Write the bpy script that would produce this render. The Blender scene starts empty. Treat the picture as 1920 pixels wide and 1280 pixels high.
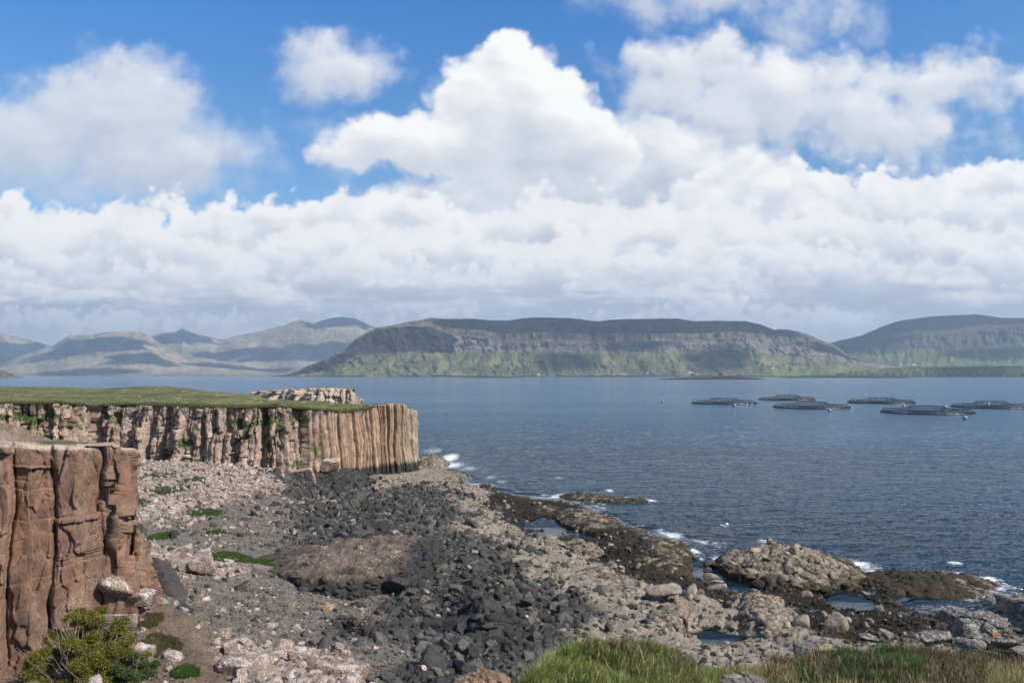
import bpy, math, random
import numpy as np

# ------------------------------------------------------------------ camera
scene = bpy.context.scene
COL = scene.collection
FPX, HOR = 1493.3, 701.5            # focal length in photo pixels, row of the horizon
EYE = 18.0                          # height of the eye above the sea
PITCH = math.atan((HOR - 640) / FPX)
cam_data = bpy.data.cameras.new("camera")
cam_data.lens = 28.0
cam_data.sensor_width = 36.0
cam_data.clip_start = 0.1
cam_data.clip_end = 90000
cam_data.dof.use_dof = True
cam_data.dof.focus_distance = 90
cam_data.dof.aperture_fstop = 4.0
cam = bpy.data.objects.new("camera", cam_data)
cam.location = (0, 0, EYE)
cam.rotation_euler = (math.pi / 2 + PITCH, 0, 0)
COL.objects.link(cam)
scene.camera = cam

# ------------------------------------------------------------------ light
SUN_EL, SUN_AZ = math.radians(40), math.radians(120)     # azimuth clockwise from +Y (the view direction)
sun_vec = (math.sin(SUN_AZ) * math.cos(SUN_EL), math.cos(SUN_AZ) * math.cos(SUN_EL), math.sin(SUN_EL))
sd = bpy.data.lights.new("sun", 'SUN')
sd.energy = 5.0
sd.angle = math.radians(0.53)
sd.color = (1.0, 0.92, 0.80)
sun = bpy.data.objects.new("sun", sd)
import mathutils
sun.rotation_euler = mathutils.Vector(sun_vec).to_track_quat('Z', 'Y').to_euler()
sun.location = (0, 0, 200)
COL.objects.link(sun)

scene.view_settings.view_transform = 'Standard'
scene.view_settings.look = 'None'
scene.view_settings.exposure = 0.32
scene.view_settings.gamma = 1.0
scene.view_settings.use_curve_mapping = False
scene.render.engine = 'CYCLES'
cy = scene.cycles
cy.max_bounces = 5
cy.diffuse_bounces = 2
cy.glossy_bounces = 2
cy.transmission_bounces = 3
cy.transparent_max_bounces = 12
cy.volume_bounces = 0
cy.use_adaptive_sampling = True
cy.adaptive_threshold = 0.01
cy.use_denoising = True
try:
    cy.denoiser = 'OPENIMAGEDENOISE'
except Exception:
    pass
cy.sample_clamp_indirect = 6

def pdir(px, py):
    x = (px - 960) / FPX; u = (640 - py) / FPX
    c, s = math.cos(PITCH), math.sin(PITCH)
    return x, c - u * s, s + u * c
def az_el(px, py):
    x, y, z = pdir(px, py)
    return math.atan2(x, y), math.atan2(z, math.hypot(x, y))

# ------------------------------------------------------------------ numpy noise
_T = {}
def _tab(seed):
    if seed not in _T:
        r = np.random.default_rng(1000 + seed)
        _T[seed] = r.random((256, 256)).astype(np.float32)
    return _T[seed]
def h01(ix, iy, seed):
    return _tab(seed)[np.asarray(ix) & 255, np.asarray(iy) & 255]
_G = {}
def _grad(seed):
    if seed not in _G:
        t = _tab(seed) * np.float32(2 * np.pi)
        _G[seed] = (np.cos(t).ravel(), np.sin(t).ravel())
    return _G[seed]
def perlin(x, y, seed=0):
    x, y = np.broadcast_arrays(np.asarray(x, np.float32), np.asarray(y, np.float32))
    flx = np.floor(x); fly = np.floor(y)
    ix = flx.astype(np.int32); iy = fly.astype(np.int32)
    fx = x - flx; fy = y - fly
    u = fx * fx * fx * (fx * (fx * 6 - 15) + 10); v = fy * fy * fy * (fy * (fy * 6 - 15) + 10)
    gc, gs = _grad(seed)
    x0 = (ix & 255) << 8; x1 = ((ix + 1) & 255) << 8; y0 = iy & 255; y1 = (iy + 1) & 255
    def g(k, dx, dy): return gc[k] * dx + gs[k] * dy
    n0 = g(x0 | y0, fx, fy) * (1 - u) + g(x1 | y0, fx - 1, fy) * u
    n1 = g(x0 | y1, fx, fy - 1) * (1 - u) + g(x1 | y1, fx - 1, fy - 1) * u
    return (n0 * (1 - v) + n1 * v) * np.float32(1.5)
def fbm(x, y, oct=5, rough=0.5, seed=0, ridged=False):
    a, s, tot = 1.0, 0.0, 0.0
    f = 1.0
    for i in range(oct):
        n = perlin(x * f + i * 17.3, y * f - i * 9.1, seed + i)
        if ridged: n = 1 - 2 * np.abs(n)
        s = s + a * n; tot += a; a *= rough; f *= 2.03
    return s / tot
def worley(x, y, seed=0, jit=0.9):
    """F1, F2 and the id of the nearest cell"""
    x, y = np.broadcast_arrays(np.asarray(x, np.float32), np.asarray(y, np.float32))
    ix = np.floor(x).astype(np.int32); iy = np.floor(y).astype(np.int32)
    T1, T2, T3 = (_tab(seed + q).ravel() for q in (0, 7, 13))
    f1 = np.full(x.shape, 9.0, np.float32); f2 = f1.copy(); cid = np.zeros(x.shape, np.float32)
    for a in (-1, 0, 1):
        for b in (-1, 0, 1):
            k = (((ix + a) & 255) << 8) | ((iy + b) & 255)
            ex = (ix + a) + np.float32(0.5) + (T1[k] - np.float32(0.5)) * jit - x
            ey = (iy + b) + np.float32(0.5) + (T2[k] - np.float32(0.5)) * jit - y
            d = np.sqrt(ex * ex + ey * ey)
            nearer = d < f1
            f2 = np.where(nearer, f1, np.minimum(f2, d))
            cid = np.where(nearer, T3[k], cid)
            f1 = np.minimum(f1, d)
    return f1, f2, cid
def facets(x, y, seed, jit=0.9):
    """flat broken faces: a height that is plane inside each cell, and a thin crack between cells"""
    x, y = np.broadcast_arrays(np.asarray(x, np.float32), np.asarray(y, np.float32))
    ix = np.floor(x).astype(np.int32); iy = np.floor(y).astype(np.int32)
    T1, T2, T3, T4, T5 = (_tab(seed + q).ravel() for q in (0, 7, 13, 19, 23))
    f1 = np.full(x.shape, 9.0, np.float32); f2 = f1.copy(); h = np.zeros(x.shape, np.float32)
    for a in (-1, 0, 1):
        for b in (-1, 0, 1):
            k = (((ix + a) & 255) << 8) | ((iy + b) & 255)
            ex = (ix + a) + np.float32(0.5) + (T1[k] - np.float32(0.5)) * jit - x
            ey = (iy + b) + np.float32(0.5) + (T2[k] - np.float32(0.5)) * jit - y
            d = np.abs(ex) + np.abs(ey) * .8 + np.sqrt(ex * ex + ey * ey) * .4
            nr = d < f1
            f2 = np.where(nr, f1, np.minimum(f2, d))
            h = np.where(nr, (T3[k] - .5) + ex * (T4[k] - .5) * 1.8 + ey * (T5[k] - .5) * 1.8, h)
            f1 = np.minimum(f1, d)
    return h, np.exp(-((f2 - f1) / 0.05) ** 2)
def sstep(a, b, x):
    t = np.clip((x - a) / (b - a), 0, 1); return t * t * (3 - 2 * t)
def cval(xs, pts):
    p = np.array(pts, float); return np.interp(xs, p[:, 0], p[:, 1])

# ------------------------------------------------------------------ node helper
class NT:
    def __init__(self, tree):
        self.t = tree; self.n = tree.nodes; self.l = tree.links
    def node(self, kind, **kw):
        nd = self.n.new(kind)
        for k, v in kw.items(): setattr(nd, k, v)
        return nd
    def put(self, sock, v):
        if hasattr(v, 'is_linked') or isinstance(v, bpy.types.NodeSocket): self.l.new(v, sock)
        else: sock.default_value = v
    def math(self, op, a, b=0.0, c=0.0, clamp=False):
        nd = self.node('ShaderNodeMath', operation=op, use_clamp=clamp)
        self.put(nd.inputs[0], a)
        if len(nd.inputs) > 1: self.put(nd.inputs[1], b)
        if len(nd.inputs) > 2: self.put(nd.inputs[2], c)
        return nd.outputs[0]
    def vmath(self, op, a, b=(0, 0, 0), out=0, scale=None):
        nd = self.node('ShaderNodeVectorMath', operation=op)
        self.put(nd.inputs[0], a)
        if op != 'SCALE' and op != 'LENGTH': self.put(nd.inputs[1], b)
        if scale is not None: self.put(nd.inputs['Scale'], scale)
        return nd.outputs['Value'] if op == 'LENGTH' else nd.outputs[out]
    def noise(self, vec, scale, detail=4, rough=0.5, dist=0.0, color=False, lac=2.0, dims='3D'):
        nd = self.node('ShaderNodeTexNoise', noise_dimensions=dims)
        if vec is not None: self.l.new(vec, nd.inputs['Vector'])
        nd.inputs['Scale'].default_value = scale; nd.inputs['Detail'].default_value = detail
        nd.inputs['Roughness'].default_value = rough; nd.inputs['Distortion'].default_value = dist
        nd.inputs['Lacunarity'].default_value = lac
        return nd.outputs['Color'] if color else nd.outputs[0]
    def voro(self, vec, scale, feature='F1', out='Distance', rand=1.0):
        nd = self.node('ShaderNodeTexVoronoi', feature=feature)
        if vec is not None: self.l.new(vec, nd.inputs['Vector'])
        nd.inputs['Scale'].default_value = scale
        nd.inputs['Randomness'].default_value = rand
        return nd.outputs[out]
    def maprange(self, v, a, b, c=0.0, d=1.0, kind='SMOOTHSTEP'):
        nd = self.node('ShaderNodeMapRange', interpolation_type=kind)
        self.put(nd.inputs[0], v)
        for i, q in enumerate((a, b, c, d)): self.put(nd.inputs[i + 1], q)
        return nd.outputs[0]
    def mix(self, f, a, b, blend='MIX', clamp=False):
        nd = self.node('ShaderNodeMix', data_type='RGBA', blend_type=blend)
        nd.clamp_result = clamp
        self.put(nd.inputs[0], f)
        for s, v in ((nd.inputs[6], a), (nd.inputs[7], b)):
            if isinstance(v, tuple) and len(v) == 3: v = v + (1,)
            self.put(s, v)
        return nd.outputs[2]
    def mixf(self, f, a, b):
        nd = self.node('ShaderNodeMix', data_type='FLOAT')
        self.put(nd.inputs[0], f); self.put(nd.inputs[2], a); self.put(nd.inputs[3], b)
        return nd.outputs[0]
    def combine(self, x, y, z):
        nd = self.node('ShaderNodeCombineXYZ')
        for i, v in enumerate((x, y, z)): self.put(nd.inputs[i], v)
        return nd.outputs[0]
    def sep(self, v):
        nd = self.node('ShaderNodeSeparateXYZ'); self.l.new(v, nd.inputs[0]); return nd.outputs
    def ramp(self, f, stops):
        nd = self.node('ShaderNodeValToRGB'); self.put(nd.inputs[0], f)
        e = nd.color_ramp.elements
        while len(e) < len(stops): e.new(0.5)
        for q, (p, c) in zip(e, stops): q.position = p; q.color = tuple(c) + (1,)
        return nd.outputs[0]

# ------------------------------------------------------------------ world: sky and clouds
world = bpy.data.worlds.new("World")
scene.world = world
world.use_nodes = True
W = NT(world.node_tree)
for nd in list(W.n): W.n.remove(nd)

tc = W.node('ShaderNodeTexCoord')
dx, dy, dz = W.sep(W.vmath('NORMALIZE', tc.outputs['Generated']))[:3]
AZ = W.math('ARCTAN2', dx, dy)
EL = W.math('ARCSINE', dz)
P0 = W.combine(AZ, EL, 0.0)

sky = W.node('ShaderNodeTexSky', sky_type='NISHITA')
sky.sun_disc = False
sky.sun_elevation = SUN_EL; sky.sun_rotation = SUN_AZ
sky.altitude = 20; sky.air_density = 1.0; sky.dust_density = 0.6; sky.ozone_density = 3.0
hs = W.node('ShaderNodeHueSaturation')
hs.inputs['Saturation'].default_value = 1.15; hs.inputs['Value'].default_value = 1.15
W.l.new(sky.outputs[0], hs.inputs['Color'])
col = W.mix(1.0, hs.outputs[0], W.mix(W.maprange(EL, 0.16, 0.50), (1.0, 1.18, 1.26), (0.36, 1.10, 1.60)), 'MULTIPLY')

# Clouds: coverage and brightness computed in the sky's own angular coordinates (dx/dy, dz/dy)
def make_clouds():
    RES = 1050.0
    u = np.arange(-0.92, 0.92, 1 / RES); v = np.arange(-0.02, 0.62, 1 / RES)
    U, V = np.meshgrid(u, v)
    X = (U * FPX).astype(np.float32); Y = (V * FPX).astype(np.float32)                      # in photo pixels, Y up from the horizon
    def px(x, y):                                  # photo pixel -> (X, Y)
        a, b, c = pdir(x, y); return a / b * FPX, c / b * FPX
    cov = np.zeros_like(X); lum = np.ones_like(X) * 0.9; 
    wx = fbm(X / 170, Y / 170, 4, 0.5, 11); wy = fbm(X / 170, Y / 170, 4, 0.5, 31)
    wx2 = fbm(X / 45, Y / 45, 5, 0.6, 51); wy2 = fbm(X / 45, Y / 45, 5, 0.6, 71)
    def blobs(bl, warp, warp2):
        Xw = X + wx * warp + wx2 * warp2; Yw = Y + wy * warp + wy2 * warp2
        F = np.full(X.shape, -9.0)
        for (cx, cy_, rx, ry) in bl:
            a, b = px(cx, cy_)
            d = np.hypot((Xw - a) / rx, (Yw - b) / ry)
            f = (1 - d) * min(rx, ry) / 80.0
            k = 0.16
            m = np.maximum(F, f); F = m + k * np.log(np.exp((F - m) / k) + np.exp((f - m) / k)) - 0.0
        return F
    def billow(s, seed, w=0.35):
        f1, _, _ = worley(X / s + wx2 * w, Y / s * 1.1 + wy2 * w, seed)
        return 0.5 - f1
    def shade(F, scale, L=(0.5, 0.86)):
        gy, gx = np.gradient(F, 1 / RES * FPX)
        return (-(gx * L[0] + gy * L[1])) * scale
    def blur(A, n):
        for _ in range(3):
            for ax in (0, 1):
                c = np.cumsum(np.concatenate([np.repeat(np.take(A, [0], ax), n + 1, ax), A, np.repeat(np.take(A, [-1], ax), n, ax)], ax), ax)
                A = (np.take(c, range(2 * n + 1, c.shape[ax]), ax) - np.take(c, range(0, c.shape[ax] - 2 * n - 1), ax)) / (2 * n + 1)
        return A
    def comp(a, l):
        nonlocal cov, lum
        o = a + cov * (1 - a)
        lum = np.where(o > 1e-4, (l * a + lum * cov * (1 - a)) / np.maximum(o, 1e-4), l)
        cov = o
    def layer(bl, warp, warp2, namp, nscale, seed, bamp, bs, soft, op, base, contrast, thr=0.0, small=0.3, anis=1.0, big=0.0, fine=0.0, core=0.0):
        F = blobs(bl, warp, warp2)
        n = fbm(X / nscale, Y / nscale * anis, 6, 0.48, seed) * namp
        B = 0
        if bamp: B = billow(bs, seed + 3) * bamp + billow(bs / 2.3, seed + 5) * bamp * 0.42 + billow(bs / 5.1, seed + 6) * bamp * 0.13
        H = F + n + B
        a = sstep(thr, thr + soft, H) * op
        Hs = np.minimum(H, 1.6)
        s1 = shade(blur(Hs, 3), 14.0); s2 = shade(blur(Hs, 14), 40.0)
        l = base + contrast * (0.6 * np.tanh(s1 * small * 2.0) + np.tanh(s2 * 1.3) * 0.95) + big * fbm(X / 260, Y / 150, 3, 0.5, seed + 40) - core * sstep(0.15, 1.1, blur(H, 8))
        l = l + fine * fbm(X / 60, Y / 34, 4, 0.55, seed + 50)
        comp(a, np.clip(l, 0.0, 1.0))
    # veils: soft, thin, pale grey
    layer([(200, 215, 190, 125), (40, 285, 170, 105), (250, 300, 220, 90), (350, 300, 130, 85), (225, 150, 90, 60), (395, 290, 60, 40)],
          40, 30, 0.50, 120, 101, 0.25, 60, 1.0, 0.90, 0.70, 0.24, small=0.15, fine=0.12, thr=-0.22)
    layer([(490, 258, 55, 24), (610, 228, 75, 30), (560, 235, 50, 20), (790, 150, 62, 26), (180, 370, 300, 30), (740, 120, 30, 30)], 50, 30, 1.0, 70, 121, 0.2, 40, 1.3, 0.45, 0.7, 0.2, small=0.1)
    layer([(1380, -5, 330, 70), (1560, 45, 110, 55), (1200, 10, 120, 35), (1480, 60, 150, 30)], 45, 30, 0.6, 100, 131, 0.25, 60, 1.1, 0.88, 0.78, 0.2, small=0.15)
    layer([(1230, 118, 110, 34), (1330, 130, 150, 75), (1440, 175, 190, 105), (1330, 205, 130, 75), (1600, 215, 150, 65), (1740, 160, 170, 62), (1700, 235, 160, 66), (1210, 205, 55, 30), (1900, 160, 50, 35), (1540, 260, 220, 50), (1700, 320, 75, 40), (1830, 130, 60, 30)],
          42, 30, 0.65, 100, 151, 0.35, 60, 0.85, 0.95, 0.76, 0.28, small=0.2, fine=0.12, thr=-0.16)
    layer([(600, 130, 70, 62), (665, 140, 70, 48), (590, 100, 50, 36), (715, 120, 30, 28)], 26, 20, 0.28, 80, 141, 0.22, 50, 0.75, 0.97, 0.74, 0.30, small=0.2, fine=0.06, thr=-0.22)
    # the great cumulus with the bank behind it
    layer([(1100, 360, 240, 130), (870, 400, 200, 80), (1250, 300, 120, 95), (1180, 340, 170, 110), (1380, 380, 170, 120), (945, 400, 200, 60)],
          30, 16, 0.28, 130, 201, 0.34, 80, 0.5, 0.94, 0.72, 0.36, big=0.26, fine=0.2)
    layer([(950, 150, 104, 92), (925, 185, 110, 90), (1000, 178, 96, 86), (900, 225, 110, 90), (1010, 235, 120, 105), (1085, 280, 120, 85), (715, 262, 105, 48), (640, 290, 60, 30), (850, 275, 190, 62), (990, 300, 200, 70), (960, 240, 100, 80)],
          20, 9, 0.22, 130, 211, 0.36, 70, 0.30, 1.0, 0.90, 0.36, small=0.26, big=0.16, fine=0.14, core=0.10)
    bank = [(800, 400, 50, 40), (770, 430, 90, 50), (540, 425, 150, 62), (410, 435, 70, 52), (650, 425, 90, 46), (15, 385, 40, 32), (60, 460, 190, 55), (240, 450, 130, 65), (330, 395, 40, 40),
            (880, 470, 200, 60), (1450, 360, 130, 62), (1540, 400, 130, 72), (1670, 400, 110, 80), (1800, 400, 150, 80), (1930, 380, 150, 95), (1350, 420, 170, 90), (2150, 400, 200, 120), (-200, 420, 200, 90)]
    fill = [(500, 560, 900, 100), (1400, 540, 900, 130), (100, 540, 500, 80)]
    layer(bank + fill, 28, 10, 0.32, 130, 221, 0.46, 60, 0.22, 1.0, 0.90, 0.42, small=0.30, big=0.28, fine=0.22, core=0.12)
    # soft scud over the upper edge of the bank
    layer([(120, 440, 260, 40), (500, 410, 200, 34), (880, 395, 120, 30), (1250, 400, 260, 60), (1600, 360, 160, 40), (1850, 350, 140, 44), (250, 400, 120, 30), (1090, 300, 130, 60), (700, 330, 120, 22)], 60, 34, 1.1, 90, 227, 0.2, 50, 1.2, 0.55, 0.66, 0.3, small=0.15, fine=0.2)
    # heads standing one before another down to the horizon
    rg = np.random.default_rng(5)
    for k, (yc, op, s_, base) in enumerate(((425, .85, 1.15, .96), (455, .8, 1.0, .88), (480, .9, 1.05, .92), (505, .9, 0.95, .84), (528, .9, .85, .88), (548, .9, .75, .80), (566, .9, .6, .80))):
        bl = []
        x = -200 + rg.uniform(0, 120)
        while x < 2150:
            if yc > 470 or (x > 850 or x < 150 or yc > 450):
                w_ = rg.uniform(55, 130) * s_
                if rg.random() < 0.72: bl += [(x, yc + rg.uniform(-14, 22), w_, w_ * rg.uniform(.35, .62)), (x + w_ * .6, yc + rg.uniform(-4, 24), w_ * .8, w_ * .36)]
            x += rg.uniform(90, 210) * s_
        layer(bl, 26, 12, 0.5, 80, 240 + k * 12, 0.5, 46 * s_, 0.34, op, base, 0.44, small=0.28, big=0.2, fine=0.2, core=0.26)
    comp(sstep(px(960, 560)[1], px(960, 600)[1], Y) * 0.97, np.clip(0.5 + 0.3 * fbm(X / 120, Y / 30, 5, 0.5, 401), 0, 1))
    # flat darker bases above the hills, streaked along the horizon
    n = fbm(X / 260, Y / 34, 6, 0.56, 301) + 0.4 * fbm(X / 70, Y / 22, 4, 0.55, 311)
    yb = px(960, 585)[1]
    win = np.exp(-((Y - yb - 14 - 26 * fbm(X / 400, 0 * Y, 2, 0.5, 5)) / np.where(Y > yb, 42, 34)) ** 2)
    a = sstep(-0.30, 0.35, n) * win * 0.95
    comp(a, np.clip(0.30 + 0.5 * n * 0.3, 0, 1))
    # bright low heads seen under the bases
    layer([(235, 606, 50, 20), (60, 600, 90, 18), (150, 612, 120, 14), (835, 585, 55, 14), (1350, 588, 60, 16), (1540, 600, 90, 16), (640, 590, 60, 10), (1200, 592, 90, 10), (440, 606, 90, 12), (1450, 600, 90, 14)],
          16, 12, 0.28, 30, 321, 0.3, 20, 0.22, 0.75, 0.78, 0.34, small=0.3)
    h, w = X.shape
    pix = np.zeros((h, w, 4), np.float32)
    pix[..., 0] = cov; pix[..., 1] = lum; pix[..., 3] = 1
    im = bpy.data.images.new("cloud_cover", w, h, float_buffer=True, is_data=True)
    im.pixels.foreach_set(pix.ravel()); im.update(); im.pack()
    return im, (u[0], u[-1], v[0], v[-1])

cl_img, cl_rng = make_clouds()
gy = W.math('MAXIMUM', dy, 0.001)
cu = W.maprange(W.math('DIVIDE', dx, gy), cl_rng[0], cl_rng[1], kind='LINEAR')
cv_ = W.maprange(W.math('DIVIDE', dz, gy), cl_rng[2], cl_rng[3], kind='LINEAR')
ti = W.node('ShaderNodeTexImage', image=cl_img, extension='EXTEND', interpolation='Cubic')
W.l.new(W.combine(cu, cv_, 0.0), ti.inputs[0])
ts = W.node('ShaderNodeSeparateColor'); W.l.new(ti.outputs[0], ts.inputs[0])
infront = W.maprange(dy, 0.25, 0.45)
upfade = W.maprange(cv_, 0.999, 0.9)
cover = W.math('MULTIPLY', ts.outputs[0], infront)
generic = W.math('MULTIPLY', W.maprange(W.noise(tc.outputs['Generated'], 3.0, 3, 0.5), 0.42, 0.6), W.math('SUBTRACT', 1.0, infront))
cover = W.math('MAXIMUM', cover, W.math('MULTIPLY', generic, 0.7))
ccol = W.ramp(W.mixf(infront, 0.6, ts.outputs[1]), [(0.0, (0.34, 0.39, 0.48)), (0.35, (0.48, 0.54, 0.64)), (0.6, (0.64, 0.69, 0.78)), (0.8, (0.85, 0.865, 0.90)), (1.0, (1.10, 1.08, 1.04))])
ccol = W.mix(1.0, ccol, (10.0, 10.0, 10.0), 'MULTIPLY')
col = W.mix(cover, col, ccol)
below = W.maprange(EL, -0.02, 0.0, 1.0, 0.0)
col = W.mix(below, col, (1.0, 1.8, 2.8))
bg = W.node('ShaderNodeBackground')
W.l.new(col, bg.inputs['Color'])
bg.inputs['Strength'].default_value = 0.078
wo = W.node('ShaderNodeOutputWorld')
W.l.new(bg.outputs[0], wo.inputs['Surface'])
# ------------------------------------------------------------------ placing things from the photo's pixels
def at_z(px, py, z):
    """the point of height z seen at a photo pixel"""
    x, y, dz_ = pdir(px, py); t = (z - EYE) / dz_
    return x * t, y * t
def at_d(px, D, py=None):
    x, y, dz_ = pdir(px, HOR if py is None else py)
    return (x / y * D, D) if py is None else (x / y * D, D, EYE + dz_ / y * D)
def z_at(py, D):
    x, y, dz_ = pdir(960, py); return EYE + dz_ / y * D

# ------------------------------------------------------------------ mesh helpers
def tag(o, label=None, cat=None, group=None, kind=None):
    if label: o['label'] = label
    if cat: o['category'] = cat
    if group: o['group'] = group
    if kind: o['kind'] = kind
    return o
def mesh_data(name, V, F, mat=None, attrs=None, smooth=True):
    """V (n,3); F (m,k) equal-sized faces or a list of such arrays"""
    me = bpy.data.meshes.new(name)
    V = np.asarray(V, np.float32).reshape(-1, 3)
    Fs = F if isinstance(F, list) else [F]
    Fs = [np.asarray(f, np.int32) for f in Fs if len(f)]
    loops = np.concatenate([f.ravel() for f in Fs]); nf = sum(len(f) for f in Fs)
    tot = np.concatenate([np.full(len(f), f.shape[1], np.int32) for f in Fs])
    st = np.concatenate([[0], np.cumsum(tot)[:-1]]).astype(np.int32)
    me.vertices.add(len(V)); me.vertices.foreach_set('co', V.ravel())
    me.loops.add(len(loops)); me.loops.foreach_set('vertex_index', loops)
    me.polygons.add(nf); me.polygons.foreach_set('loop_start', st); me.polygons.foreach_set('loop_total', tot)
    me.polygons.foreach_set('use_smooth', np.full(nf, smooth, bool))
    for k, a in (attrs or {}).items():
        a = np.asarray(a, np.float32)
        if a.ndim == 2:
            at = me.attributes.new(k, 'FLOAT_COLOR', 'POINT')
            if a.shape[1] == 3: a = np.concatenate([a, np.ones((len(a), 1), np.float32)], 1)
            at.data.foreach_set('color', a.ravel())
        else:
            at = me.attributes.new(k, 'FLOAT', 'POINT'); at.data.foreach_set('value', a.ravel())
    me.update(calc_edges=True)
    if mat: me.materials.append(mat)
    return me
def mobj(name, V, F, mat=None, attrs=None, smooth=True, parent=None):
    o = bpy.data.objects.new(name, mesh_data(name, V, F, mat, attrs, smooth))
    COL.objects.link(o)
    if parent: o.parent = parent
    return o
def empty(name, loc=(0, 0, 0)):
    o = bpy.data.objects.new(name, None); o.location = loc; o.empty_display_size = 0.5
    COL.objects.link(o); return o
def grid_faces(nr, nc, keep=None, wrap=False):
    i = np.arange(nr - 1)[:, None] * nc; j = np.arange(nc - 1)[None, :]
    a = i + j
    f = np.stack([a, a + 1, a + nc + 1, a + nc], -1).reshape(-1, 4)
    if keep is not None:
        k = keep.ravel(); f = f[k[f].all(1)]
    return f
def compact(V, F, attrs):
    used = np.zeros(len(V), bool)
    for f in (F if isinstance(F, list) else [F]): used[f.ravel()] = True
    m = np.cumsum(used) - 1
    F = [m[f] for f in F] if isinstance(F, list) else m[F]
    return V[used], F, {k: np.asarray(a)[used] for k, a in attrs.items()}
class MB:
    """collects primitives into one mesh"""
    def __init__(s): s.v = []; s.q = []; s.t = []; s.n = 0
    def add(s, V, Q=None, T=None):
        V = np.asarray(V, float).reshape(-1, 3); s.v.append(V)
        if Q is not None and len(Q): s.q.append(np.asarray(Q) + s.n)
        if T is not None and len(T): s.t.append(np.asarray(T) + s.n)
        s.n += len(V)
    def box(s, c, size, rz=0.0):
        c = np.array(c); h = np.array(size) / 2
        V = np.array([[x, y, z] for z in (-1, 1) for y in (-1, 1) for x in (-1, 1)]) * h
        R = np.array([[math.cos(rz), -math.sin(rz), 0], [math.sin(rz), math.cos(rz), 0], [0, 0, 1]])
        s.add(V @ R.T + c, [[0, 2, 3, 1], [4, 5, 7, 6], [0, 1, 5, 4], [2, 6, 7, 3], [0, 4, 6, 2], [1, 3, 7, 5]])
    def tube(s, P, r, n=6, closed=False):
        P = np.asarray(P, float); m = len(P)
        r = np.broadcast_to(np.asarray(r, float), (m,))
        T = np.roll(P, -1, 0) - np.roll(P, 1, 0) if closed else np.gradient(P, axis=0)
        T /= np.linalg.norm(T, axis=1)[:, None] + 1e-9
        up = np.where(np.abs(T[:, 2:3]) > 0.9, np.array([[1., 0, 0]]), np.array([[0, 0, 1.]]))
        A = np.cross(T, up); A /= np.linalg.norm(A, axis=1)[:, None] + 1e-9
        B = np.cross(A, T)
        th = np.arange(n) * 2 * np.pi / n
        V = P[:, None] + r[:, None, None] * (A[:, None] * np.cos(th)[None, :, None] + B[:, None] * np.sin(th)[None, :, None])
        Q = []
        for i in range(m if closed else m - 1):
            for j in range(n):
                Q.append([i * n + j, i * n + (j + 1) % n, ((i + 1) % m) * n + (j + 1) % n, ((i + 1) % m) * n + j])
        s.add(V.reshape(-1, 3), Q)
    def ball(s, c, r, n=10, sz=1.0):
        th = np.linspace(0, np.pi, n // 2 + 1); ph = np.arange(n) * 2 * np.pi / n
        V = np.array([[math.sin(a) * math.cos(b), math.sin(a) * math.sin(b), math.cos(a) * sz] for a in th for b in ph]) * r + np.array(c)
        Q = [[i * n + j, (i + 1) * n + j, (i + 1) * n + (j + 1) % n, i * n + (j + 1) % n] for i in range(n // 2) for j in range(n)]
        s.add(V, Q)
    def build(s, name, mat, parent=None, smooth=False):
        F = []
        if s.q: F.append(np.concatenate(s.q))
        if s.t: F.append(np.concatenate(s.t))
        return mobj(name, np.concatenate(s.v), F, mat, None, smooth, parent)

# ------------------------------------------------------------------ materials
def new_mat(name):
    m = bpy.data.materials.new(name); m.use_nodes = True
    T = NT(m.node_tree)
    for nd in list(T.n): T.n.remove(nd)
    out = T.node('ShaderNodeOutputMaterial')
    b = T.node('ShaderNodeBsdfPrincipled')
    T.l.new(b.outputs[0], out.inputs['Surface'])
    return m, T, b
def bump(T, b, h, strength, dist, prev=None):
    nd = T.node('ShaderNodeBump'); nd.inputs['Strength'].default_value = strength; nd.inputs['Distance'].default_value = dist
    T.l.new(h, nd.inputs['Height'])
    if prev is not None: T.l.new(prev, nd.inputs['Normal'])
    return nd.outputs[0]
def attr(T, name, kind='Color'):
    nd = T.node('ShaderNodeAttribute', attribute_name=name); return nd.outputs[kind]
def plain(name, col, rough=0.7, metal=0.0, var=0.15, scale=3.0, bmp=0.0):
    m, T, b = new_mat(name)
    tc_ = T.node('ShaderNodeTexCoord').outputs['Object']
    n = T.noise(tc_, scale, 5, 0.6)
    c = T.mix(T.maprange(n, 0.3, 0.7), tuple(q * (1 - var) for q in col), tuple(min(1, q * (1 + var)) for q in col))
    T.l.new(c, b.inputs['Base Color']); b.inputs['Roughness'].default_value = rough; b.inputs['Metallic'].default_value = metal
    if bmp: T.l.new(bump(T, b, n, 0.6, bmp), b.inputs['Normal'])
    return m
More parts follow.
